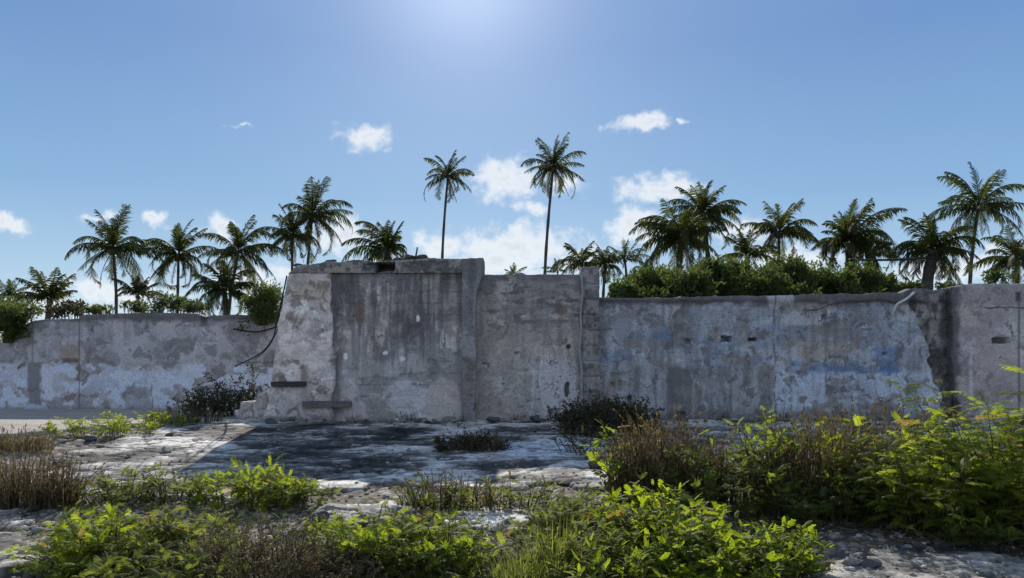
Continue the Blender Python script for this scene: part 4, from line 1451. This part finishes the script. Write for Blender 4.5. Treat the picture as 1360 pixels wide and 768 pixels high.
palm('thick trunked palm with long drooping fronds beyond the rubble wall end', 1240, 332, 54, 31, 1237, 'bushy', n=24, seed=25, trunk_r=.36, extra=[(165, 1, 55), (10, 1, 55), (-35, 1.05, 30), (-55, 1.15, 12), (215, 0.9, 30)])
palm('tall coconut palm with leaning thin trunk above the mauve wall', 1300, 272, 60, 42, 1292, n=12, seed=26, coco=True, trunk_r=.14, extra=[(165, 0.95, 30), (185, 0.95, 30), (25, 0.95, 30), (8, 1, 30), (92, 0.88, 19), (120, 0.85, 20), (55, 1, 12), (-25, 1.1, 40), (205, 0.9, 40)])
palm('coconut palm cut by the edge with fronds arching over the mauve wall', 1350, 345, 50, 36, 1352, 'tall', n=18, seed=27, trunk_r=.16, extra=[(160, 0.95, 50), (195, 1, 40), (100, 0.88, 24)])

# ------------------------------------------------------------------ shrubs beyond the walls
hx = [(826, 380, 20, 15), (852, 374, 24, 18), (882, 370, 26, 20), (915, 366, 28, 22), (948, 368, 27, 22), (978, 364, 27, 24), (1010, 368, 26, 22), (1042, 366, 28, 24), (1074, 368, 28, 22),
      (1106, 370, 26, 20), (1136, 370, 26, 20), (1164, 374, 22, 16), (865, 384, 26, 12), (930, 384, 30, 14), (995, 384, 30, 14), (1060, 384, 30, 14), (1120, 384, 30, 12), (1180, 380, 14, 10), (1196, 383, 12, 7)]
for i, (px, py, rx, rz) in enumerate(hx):
    crown_bush('shrub', 'dense green shrub in the hedge rising behind the blue stained wall', 'shrub', px, py + 12 - 5 * ((i * 5) % 3 - 1), rx * 1.15, rz * 1.15, 17.2 + 1.4 * ((i * 7) % 3), 1.0, M_HEDGE, nclump=34, per=150, leaf=.10, airy=.35, seed=i, group='shrubs of the hedge behind the blue stained wall')
crown_bush('shrub', 'light green shrub spilling over the collapsed wall end', 'shrub', 12, 426, 40, 27, 18.95, .65, M_HEDGE, nclump=56, per=190, leaf=.075, seed=30, tintc=.9, g=1.5, airy=1)
crown_bush('shrub', 'dark low shrub under the bushy young palm', 'shrub', 88, 410, 30, 13, 22.5, .8, M_DARKB, nclump=20, per=90, leaf=.09, seed=31)
crown_bush('shrub', 'feathery light green shrub leaning on the far wall beside the broken tall wall', 'shrub', 350, 412, 27, 28, 19.0, .6, M_HEDGE, nclump=50, per=190, leaf=.07, seed=32, tintc=.95, g=1.95, airy=1)
for i, (px, py, rx, rz) in enumerate([(132, 413, 20, 6), (181, 409, 15, 8), (207, 404, 22, 13), (232, 405, 20, 11), (259, 409, 15, 8)]):
    crown_bush('shrub', 'low weedy shrub poking over the top of the far wall', 'shrub', px, py, rx, rz, 20.6 + .4 * (i % 2), .5, M_HEDGE, nclump=16, per=60, leaf=.07, airy=.6, seed=40 + i, group='low shrubs along the top of the far wall', tintc=.55)
for i, (px, py, rx, rz) in enumerate([(1205, 380, 22, 7), (1262, 382, 20, 6), (1325, 368, 22, 10)]):
    crown_bush('shrub', 'small dim shrub showing over the wall under the thick trunked palm and its neighbour', 'shrub', px, py, rx, rz, 18.5, .5, M_HEDGE, nclump=12, per=60, leaf=.075, seed=50 + i, group='dim shrubs at the rubble wall end', tintc=.35)

# ------------------------------------------------------------------ plants on the floor and in front
# by the walls, in shade
twiggy('dry_bush', 'dark scrubby bush at the foot of the far wall', 'bush', 311, 553, 1.75, .9, 1.3, 90, 11, .055, M_DARKB, seed=1, z=-.02, twig=M_STEM, Y=15.6)
twiggy('dry_bush', 'dark wiry bush against the block pillar and blue stained wall', 'bush', 803, 590, 1.4, 1.2, 1.0, 130, 10, .048, M_DARKB, seed=2, twig=M_STEM, Y=12.6)
bush('weed_plant', 'dull green weed in front of the dark wiry bush', 'weed', 790, 604, 1.0, .6, .45, 26, 7, .17, PINN_S, M_DARKB, seed=3)
twiggy('scrub_bush', 'low loose dark scrub patch alone on the shaded floor', 'bush', 624, 598, 1.0, .5, .46, 60, 8, .035, M_DRY, seed=4, lean=.8, twig=M_STEM, tintc=.2)
blade_tuft('weed_tuft', 'thin dry stalks standing in the low loose scrub patch', 'weed', 628, 597, .9, .4, .36, 90, M_DRY, seed=4, w=.006, heads=.5, spread=.5, tintc=.2)
twiggy('weed_plant', 'small dry weed trailing from the loose scrub patch', 'weed', 662, 588, .7, .3, .25, 14, 5, .03, M_DRY, seed=5)
for i, px in enumerate([382, 470, 540, 607, 690, 735, 905, 960, 1040]):
    blade_tuft('weed_tuft', 'small dark weed rooted in the joint between wall and floor', 'weed', px, 556, .35, .12, .16 + .05 * (i % 3), 40, M_DRY, seed=400 + i, w=.006, heads=.4, spread=.5, group='small weeds along the wall foot', Y=14.36 if px < 640 else 14.62, tintc=.3)
# weeds along the lit edge of the floor
bush('weed_plant', 'bright green weed strip at the lit edge of the floor', 'weed', 135, 577, 1.7, .7, .36, 46, 7, .17, FERN, M_FERN, seed=6)
bush('weed_plant', 'green weed beside the dark scrubby bush', 'weed', 190, 566, 1.7, .6, .34, 36, 7, .16, FERN, M_FERN, seed=7)
blade_tuft('weed_tuft', 'brownish weed tuft joining the green weeds to the dark scrubby bush', 'weed', 245, 560, 1.5, .5, .36, 320, M_DRY, seed=8, w=.008, heads=.3, tintc=.45)
blade_tuft('grass_tuft', 'yellow brown grass tuft on the lit path', 'grass', 22, 597, 1.1, .45, .36, 420, M_DRY, seed=9, w=.007, heads=.4, tintc=.85)
blade_tuft('grass_tuft', 'big dry brown grass tuft with dark upright stalks', 'grass', 28, 668, 1.0, .6, .66, 620, M_DRY, seed=10, w=.006, heads=.12, spread=.5, tintc=.4)
blade_tuft('grass_tuft', 'slanting dry stalks at the side of the big brown grass tuft', 'grass', 85, 668, .35, .4, .62, 120, M_DRY, seed=11, w=.007, heads=.1, spread=.5, tintc=.3)
# middle band
bush('fern_bush', 'olive weed beside the big brown grass tuft', 'bush', 170, 664, .75, .5, .36, 34, 7, .16, PINN_S, M_FERN_DULL, seed=12, tintc=.4)
bush('fern_bush', 'dusty weed dotted with pale specks at the middle of the lit floor edge', 'bush', 235, 662, .65, .5, .40, 34, 7, .15, PINN_S, M_FERN_DULL, seed=13, tintc=.5)
bush('fern_bush', 'bright green bush in front of the tall wall shadow corner', 'bush', 325, 664, 1.0, .6, .42, 46, 7, .22, FERN, M_FERN, seed=14)
bush('fern_bush', 'low green weed trailing from the bright bush at the shadow corner', 'bush', 400, 660, .55, .4, .22, 22, 6, .15, FERN, M_FERN_DULL, seed=15)
bush('fern_bush', 'olive brown weed on the sunlit slab edge below the middle wall', 'bush', 575, 672, .65, .4, .34, 30, 7, .13, PINN_S, M_FERN_DULL, seed=16, tintc=.25)
blade_tuft('weed_tuft', 'dry upright weed stalks among the olive weeds', 'weed', 590, 668, .9, .4, .36, 160, M_DRY, seed=17, w=.008, heads=.5, tintc=.3)
bush('fern_bush', 'yellowish weed beside the olive brown weed', 'bush', 680, 676, .9, .45, .36, 40, 7, .15, PINN_S, M_FERN_DULL, seed=18, tintc=.65)
# nearest row
bush('fern_bush', 'pale green feathery bush in the corner by the broken slab pieces', 'bush', 130, 745, .62, .7, .38, 46, 8, .20, FERN, M_FERN, seed=19, tintc=.55)
bush('fern_bush', 'wide dusty green feathery bush beside the bare twiggy shrub', 'bush', 235, 745, .75, .8, .38, 52, 8, .20, FERN, M_FERN_DULL, seed=20, tintc=.6)
bush('fern_bush', 'low shaded feathery bush at the very front by the bare twiggy shrub', 'bush', 215, 790, .9, .4, .30, 44, 7, .17, FERN, M_FERN_DULL, seed=21, tintc=.4)
twiggy('twiggy_shrub', 'bare brown twiggy shrub between the feathery green bushes', 'shrub', 362, 770, .85, .6, .62, 110, 7, .022, M_DRY, seed=22, twig=M_STEM)
twiggy('twiggy_shrub', 'grey wiry low shrub beside the bare brown twiggy one', 'shrub', 440, 770, .5, .5, .38, 36, 5, .020, M_DRY, seed=23)
bush('fern_bush', 'bright feathery bush by the loose slab in front of the tall wall', 'bush', 500, 742, .70, .6, .40, 42, 8, .21, FERN, M_FERN, seed=24)
bush('fern_bush', 'smaller green feathery bush beside the bare dark soil hollow', 'bush', 590, 745, .45, .5, .40, 30, 7, .19, FERN, M_FERN, seed=25, tintc=.4)
twiggy('twiggy_shrub', 'low tangle of dead wiry stems in the dark soil hollow', 'shrub', 655, 745, .5, .5, .2, 24, 2, .018, M_DRY, seed=26)
blade_tuft('grass_tuft', 'tuft of thin green grass at the front beside the soil hollow', 'grass', 735, 762, .5, .45, .40, 260, M_GRASS, seed=27, w=.0045, heads=.05, spread=.5, tintc=.6)
blade_tuft('grass_tuft', 'short grass tuft under the dusty feathery bush', 'grass', 690, 775, .5, .3, .28, 200, M_GRASS, seed=28, w=.004, heads=.05, spread=.6, tintc=.45)
bush('fern_bush', 'dusty feathery bush behind the thin green grass', 'bush', 770, 735, .75, .7, .44, 60, 8, .19, FERN, M_FERN_DULL, seed=29, tintc=.6)
bush('leafy_bush', 'brightest yellow green leafy bush before the tangled bank', 'bush', 870, 728, .75, .7, .54, 84, 10, .115, PINN, M_BROAD, seed=30, tintc=.6)
bush('leafy_bush', 'bright leafy bush sprawling at the very front', 'bush', 930, 765, .85, .6, .42, 86, 10, .108, PINN, M_BROAD, seed=31)
bush('leafy_bush', 'leafy bush spreading towards the twig littered ground', 'bush', 1020, 752, .60, .6, .36, 58, 9, .10, PINN, M_BROAD, seed=32, tintc=.4)
bush('leafy_bush', 'low leafy growth at the front edge under the dusty bush', 'bush', 810, 775, .7, .5, .36, 44, 8, .17, PINN_S, M_FERN, seed=33, tintc=.4)
# tangled bank in front of the blue wall
blade_tuft('weed_tuft', 'brown dead seed stalks behind the brightest leafy bush', 'weed', 885, 662, 1.2, .7, .84, 900, M_DRY, seed=34, w=.008, heads=.6, spread=.28, tintc=.35)
bush('fern_bush', 'thin weed raising a bright sprig before the dark wiry bush', 'bush', 845, 655, .6, .5, .78, 14, 7, .19, PINN, M_FERN, seed=35, start=.45, dome=.2)
bush('fern_bush', 'dark green dense bush in the bank beside the dead seed stalks', 'bush', 965, 672, .95, .8, .74, 46, 8, .21, FERN, M_FERN_DULL, seed=36, tintc=.35)
bush('fern_bush', 'green bush with a raised sprig in the middle of the bank', 'bush', 1025, 665, .7, .8, .92, 28, 8, .22, FERN, M_FERN, seed=37, tintc=.4, dome=.3)
blade_tuft('weed_tuft', 'reddish brown seed stalks in the middle of the bank', 'weed', 1085, 672, 1.2, .8, .86, 900, M_DRY, seed=38, w=.008, heads=.6, spread=.3, tintc=.5)
bush('fern_bush', 'dark bush at the shaded foot of the reddish stalks', 'bush', 1080, 690, 1.1, .6, .42, 40, 8, .20, FERN, M_FERN_DULL, seed=39, tintc=.2)
bush('fern_bush', 'tall bush reaching the rubble wall end', 'bush', 1165, 672, 1.0, .8, .90, 44, 8, .23, FERN, M_FERN, seed=40, tintc=.4)
blade_tuft('weed_tuft', 'dry stalks before the rubble wall end', 'weed', 1165, 650, 1.3, .9, .95, 600, M_DRY, seed=41, w=.008, heads=.5, spread=.3, tintc=.4)
bush('fern_bush', 'bush with layered flat sprays in front of the mauve wall', 'bush', 1255, 700, .9, .8, .92, 64, 9, .34, FERN_LONG, M_FERN, seed=42, elev=(-5, 20), roll=.25, tintc=.45)
bush('fern_bush', 'largest bush with long arching bright sprays before the mauve wall', 'bush', 1350, 705, .9, .8, 1.22, 60, 10, .40, FERN_LONG, M_FERN, seed=43, elev=(-5, 25), roll=.25, lean=.5, lean_bias=(-.1, 0), tintc=.55)
bush('fern_bush', 'thin branched bush raising the highest bright sprays against the mauve wall', 'bush', 1330, 690, .8, .7, 1.50, 13, 11, .42, FERN_LONG, M_FERN, seed=46, elev=(0, 30), roll=.25, lean=.35, lean_bias=(-.08, 0), start=.35, dome=.3, tintc=.7)
bush('fern_bush', 'low dark bush under the largest arching bush', 'bush', 1330, 718, 1.1, .5, .42, 44, 8, .2, FERN, M_FERN_DULL, seed=44, tintc=.25)
bush('fern_bush', 'bush beyond the arching bush, half cut by the edge', 'bush', 1345, 650, 1.3, .8, .7, 50, 9, .30, FERN_LONG, M_FERN_DULL, seed=45, elev=(-5, 30), tintc=.4)

# ------------------------------------------------------------------ ground cover, gravel, twigs
def scatter_pts(n, polys, r, ylim=(5.0, 14)):
    out = []
    while len(out) < n:
        px, py = r.uniform(-20, 1380, 4000), r.uniform(560, 790, 4000)
        x, y = G(px, py)
        m = np.full(len(px), -9.)
        for p in polys:
            m = np.maximum(m, sd_poly(px, py, p))
        for a, b_ in zip(x[m > 0], y[m > 0]):
            out.append((a, b_))
    return np.array(out[:n])


def stuff_cover():
    r = np.random.default_rng(77)
    lv, n = Acc(), 900
    polys = [[(90, 640), (420, 630), (440, 668), (660, 660), (760, 650), (860, 640), (1060, 690), (1080, 768), (1060, 790), (60, 790), (70, 700)]]
    p = scatter_pts(n, polys, r)
    z = ground_z(p[:, 0], p[:, 1])
    for k in range(6):
        az = r.random(n) * 6.28
        el = np.radians(r.uniform(5, 60, n))
        D = np.stack([np.cos(az) * np.cos(el), np.sin(az) * np.cos(el), np.sin(el)], -1)
        pp = np.stack([p[:, 0] + r.normal(0, .02, n), p[:, 1] + r.normal(0, .02, n), z + r.uniform(0, .05, n)], -1)
        place_leaves(lv, PINN_S + FERN[:1], pp, D, r.uniform(.04, .10, n), np.clip(r.normal(.45, .25, n), 0, 1), r)
    o = link('ground_cover', lv.mesh('ground_cover', M_FERN_DULL))
    setp(o, 'small creeping weeds between the bushes', 'weeds', None, 'stuff')
    # dead twigs and straw
    st = Acc()
    polys2 = [[(60, 690), (300, 700), (440, 660), (760, 660), (1080, 690), (1330, 700), (1360, 760), (1340, 790), (60, 790)]]
    for (x, y) in scatter_pts(900, polys2, r):
        zz = float(ground_z(np.array([x]), np.array([y]))[0])
        L_ = r.uniform(.05, .28)
        a = r.random() * 6.28
        t = np.linspace(-.5, .5, 5)
        cv = r.normal(0, .5)
        pts = np.stack([x + L_ * (t * math.cos(a) - cv * t * t * math.sin(a)), y + L_ * (t * math.sin(a) + cv * t * t * math.cos(a)), zz + .012 + r.random() * .02 + np.abs(t) * r.normal(0, .06)], -1)
        st.tube(pts, r.uniform(.0012, .004), .001, 3)
    o = link('dead_twigs', st.mesh('dead_twigs', M_TWIG))
    setp(o, 'dead twigs and straw littering the soil', 'twigs', None, 'stuff')
    gv = Acc()
    g = scatter_pts(5200, [[(-20, 575), (1380, 575), (1380, 795), (-20, 795)]], r)
    m = slab_mask(g[:, 0], g[:, 1])
    for (x, y), mm in zip(g, m):
        if mm > .05 and r.random() < .8:
            continue
        zz = (0.0 if mm > .05 else float(ground_z(np.array([x]), np.array([y]))[0]))
        s = r.uniform(.006, .022) if r.random() < .9 else r.uniform(.02, .04)
        V = ICO_V * r.uniform(.6, 1.2, (12, 1)) * np.array([s, s * r.uniform(.6, 1), s * .6]) + np.array([x, y, zz + s * .3])
        gv.add(V, None, ICO_F, r.random())
    me = gv.mesh('gravel', leaf_mat('pebble', (.09, .08, .07), (.42, .40, .36), (0, 0, 0), 0, .9))
    setp(link('gravel', me), 'loose pebbles and crumbs of concrete on the soil', 'gravel', None, 'stuff')


stuff_cover()

# ------------------------------------------------------------------ loose stones and rubble
r = np.random.default_rng(5)
DARKP = [rock_mesh('stone', 1, .8, .5, M_DARKSTONE, 300 + i) for i in range(4)]
protos = [rock_mesh('stone', 1, r.uniform(.7, 1), r.uniform(.45, .7), M_STONE, 100 + i) for i in range(6)]


def stone(me, px, py, size, label, group=None, z=None, name='stone', cat='stone', Y=None):
    x, y = G(px, py, z or 0.0) if Y is None else (cx(px, Y), Y)
    if z is None:
        z = .0 if slab_mask(np.array([x]), np.array([y]))[0] > .05 else float(ground_z(np.array([x]), np.array([y]))[0])
    o = link(name, me, None, (x, y, z + size * .25))
    o.scale = (size, size, size)
    o.rotation_euler = (r.normal(0, .15), r.normal(0, .15), r.random() * 6.28)
    return setp(o, label, cat, group)


stone(rock_mesh('stone', 1, .7, .75, M_DARKSTONE, 201), 121, 582, .13, 'dark square stone at the edge of the lit floor beside green weeds')
stone(rock_mesh('stone', 1, .8, .5, M_DARKSTONE, 202), 225, 579, .07, 'small dark stone alone in the sunlit floor')
stone(rock_mesh('stone', 1, .8, .6, M_DARKSTONE, 203), 488, 628, .10, 'dark stone at the front edge of the tall wall shadow')
stone(rock_mesh('stone', 1, .8, .8, M_DARKSTONE, 204), 792, 622, .13, 'dark block stone under the wiry bush by the white patch')
stone(rock_mesh('stone', 1, .7, .7, M_DARKSTONE, 205), 1139, 738, .09, 'dark stone among the dead twigs')
stone(rock_mesh('stone', 1, .7, .6, M_DARKSTONE, 206), 1157, 752, .08, 'second dark stone near the cracked grey slab')
stone(rock_mesh('stone', 1, .8, .35, M_STONE, 207), 440, 675, .16, 'flat pale stone lying behind the bright feathery bush')
stone(rock_mesh('stone', 1, .6, .35, M_STONE, 208), 222, 600, .13, 'pale flat stone on the sunlit floor')
stone(rock_mesh('stone', 1, .8, .5, M_DARKSTONE, 209), 421, 693, .12, 'brown black lump in the soil before the flat pale stone')
stone(rock_mesh('stone', 1, .7, .5, M_DARKSTONE, 210), 905, 556, .16, 'dark lump of rubble at the foot of the blue stained wall', Y=14.4)
stone(rock_mesh('stone', 1, .5, .18, M_DARKSTONE, 211), 712, 557, .26, 'low flat rubble at the foot of the middle wall', Y=14.2)
stone(rock_mesh('stone', 1, .5, .2, M_DARKSTONE, 212), 655, 557, .28, 'low flat rubble at the foot of the corner pillar', Y=14.1)
for i in range(90):
    for _ in range(50):
        px, py = r.uniform(30, 1340), r.uniform(575, 766)
        zone = (400 < px < 860 and 630 < py < 700) or (1050 < px and py > 695) or (100 < px < 420 and 566 < py < 650) or (py < 640 and 420 < px < 760) or (600 < px < 700 and py > 690) or (px < 110 and py > 680)
        if zone:
            break
    stone(protos[i % 6], px, py, r.uniform(.02, .05) if r.random() < .88 else r.uniform(.05, .08), 'small loose pale stone lying on the broken floor and soil', 'small loose stones')
for i in range(110):
    px = r.uniform(350, 1240)
    stone(protos[i % 6] if i % 3 else DARKP[i % 4], px, 556, r.uniform(.025, .07) if r.random() < .8 else r.uniform(.08, .14), 'small broken piece of plaster lying at the foot of the walls', 'plaster pieces along the wall foot', z=0.0, Y=14.42 - abs(r.normal(0, .22)) - (.0 if px < 640 else -.2))
# rubble on the tallest wall
for i, (px, s, lab) in enumerate([(545, .17, 'dark rubble lump on the lintel top beside the upright rod'), (562, .13, 'rounded rubble lump on the lintel top, next to a larger lump'), (528, .10, 'small rubble lump on the lintel over the dark hole')]):
    o = link('rubble_lump', rock_mesh('rubble_lump', 1.2, .9, .6, M_DARKSTONE, 220 + i), None, (cx(px, YM + .2), YM + .25, float(ltop(np.array([cx(px, YM)]))[0]) + s * .3))
    o.scale = (s,) * 3
    setp(o, lab, 'rubble')
for i, (px, s, lab) in enumerate([(441, .10, 'flat rubble lump on the lintel near its sloping end'), (395, .09, 'rubble lump perched on the sloping broken corner')]):
    o = link('rubble_lump', rock_mesh('rubble_lump', 1.3, .9, .5, M_DARKSTONE, 230 + i), None, (cx(px, YM + .2), YM + .2, float(ltop(np.array([cx(px, YM)]))[0]) + s * .25))
    o.scale = (s,) * 3
    setp(o, lab, 'rubble')
a = Acc()
a.tube(np.array([[0, 0, -.12], [.02, 0, .08], [.05, 0, .26]]), .022, .014, 6, cap=True)
o = link('rod', a.mesh('rod', M_RUST), None, (cx(551, YM + .2), YM + .2, float(ltop(np.array([cx(551, YM)]))[0])))
setp(o, 'short dark rod leaning up from the lintel of the tallest wall', 'rod')

# broken stub of wall beside the buttress
stub = wall_mesh('wall_stub', 14.75, .35, sideline([(308, 500), (312, 560)], 14.75, 50, .05), const(cx(362, 14.75)), topline([(304, 547), (316, 544), (318, 535), (338, 533), (342, 524), (352, 519), (366, 514)], 14.75, 51, .03),
                 lambda px, py: paint_buttress(px + 60, py), lambda px, py: (fbm(px / 9, py / 9, 55) - .5) * .09, seed=14)
setp(stub, 'low crumbled step of masonry beside the broken end of the tallest wall', 'wall')

# ------------------------------------------------------------------ cables and pipe
def cable(name, label, cat, pts, rad, mat, n=40):
    pts = np.array(pts, float)
    t = np.linspace(0, 1, len(pts))
    # Catmull-Rom through the points
    P0 = np.vstack([2 * pts[0] - pts[1], pts, 2 * pts[-1] - pts[-2]])
    out = []
    for i in range(len(pts) - 1):
        p0, p1, p2, p3 = P0[i:i + 4]
        for u in np.linspace(0, 1, n // (len(pts) - 1), endpoint=i == len(pts) - 2):
            out.append(.5 * (2 * p1 + (p2 - p0) * u + (2 * p0 - 5 * p1 + 4 * p2 - p3) * u * u + (3 * p1 - p0 - 3 * p2 + p3) * u ** 3))
    a = Acc()
    a.tube(np.array(out), rad, rad, 6, cap=True)
    return setp(link(name, a.mesh(name, mat, True)), label, cat)


cable('cable', 'thick black cable hanging off the broken wall end and kinked upward over the shrub', 'cable', [P(381, 366, 15.0), P(374, 400, 15.15), P(367, 430, 15.5), P(362, 450, 15.9), P(345, 470, 16.6), P(312, 487, 17.4)], .015, M_CABLE)
cable('cable', 'thinner black cable looping beside the thick one at the broken wall end', 'cable', [P(377, 385, 15.05), P(372, 425, 15.25), P(364, 448, 15.6), P(352, 466, 16.3), P(338, 478, 17.0)], .010, M_CABLE)
cable('cable', 'short dark wire drooping across the far wall from the shrub', 'cable', [P(310, 437, 18.9), P(340, 441, 18.85), P(362, 436, 18.8), P(372, 432, 18.8)], .02, M_CABLE)
cable('wire', 'dark overhead wire strung between the palms over the rubble wall end', 'wire', [P(1128, 345, 30), P(1170, 345.5, 30), P(1205, 344.5, 30), P(1238, 342, 30)], .045, M_CABLE)
cable('pipe', 'bent white pipe sticking out of the wall top at the rubble end', 'pipe', [P(1213, 389, YR + .12), P(1213, 389.5, YR - .05), P(1204, 397, YR - .14), P(1192, 404, YR - .16), P(1187, 412, YR - .12), P(1185, 420, YR - .06)], .026, M_PIPE)

# stray roots and straw one can single out
for i, (pts, lab) in enumerate([([(1075, 752), (1100, 745), (1128, 748), (1150, 742)], 'pale bent root across the twig littered ground'), ([(1170, 735), (1195, 741), (1225, 752), (1240, 760)], 'long thin pale root curling on the grey slab edge'),
                                ([(640, 700), (648, 715), (640, 730), (655, 742)], 'curly pale stem lying in the dark soil hollow'), ([(672, 706), (690, 700), (700, 696)], 'short straw stalk at the rim of the soil hollow')]):
    q = []
    for px, py in pts:
        x, y = G(px, py)
        q.append((x, y, float(ground_z(np.array([x]), np.array([y]))[0]) + .035))
    cable('dry_root', lab, 'root', q, .008, M_TWIG, 18)
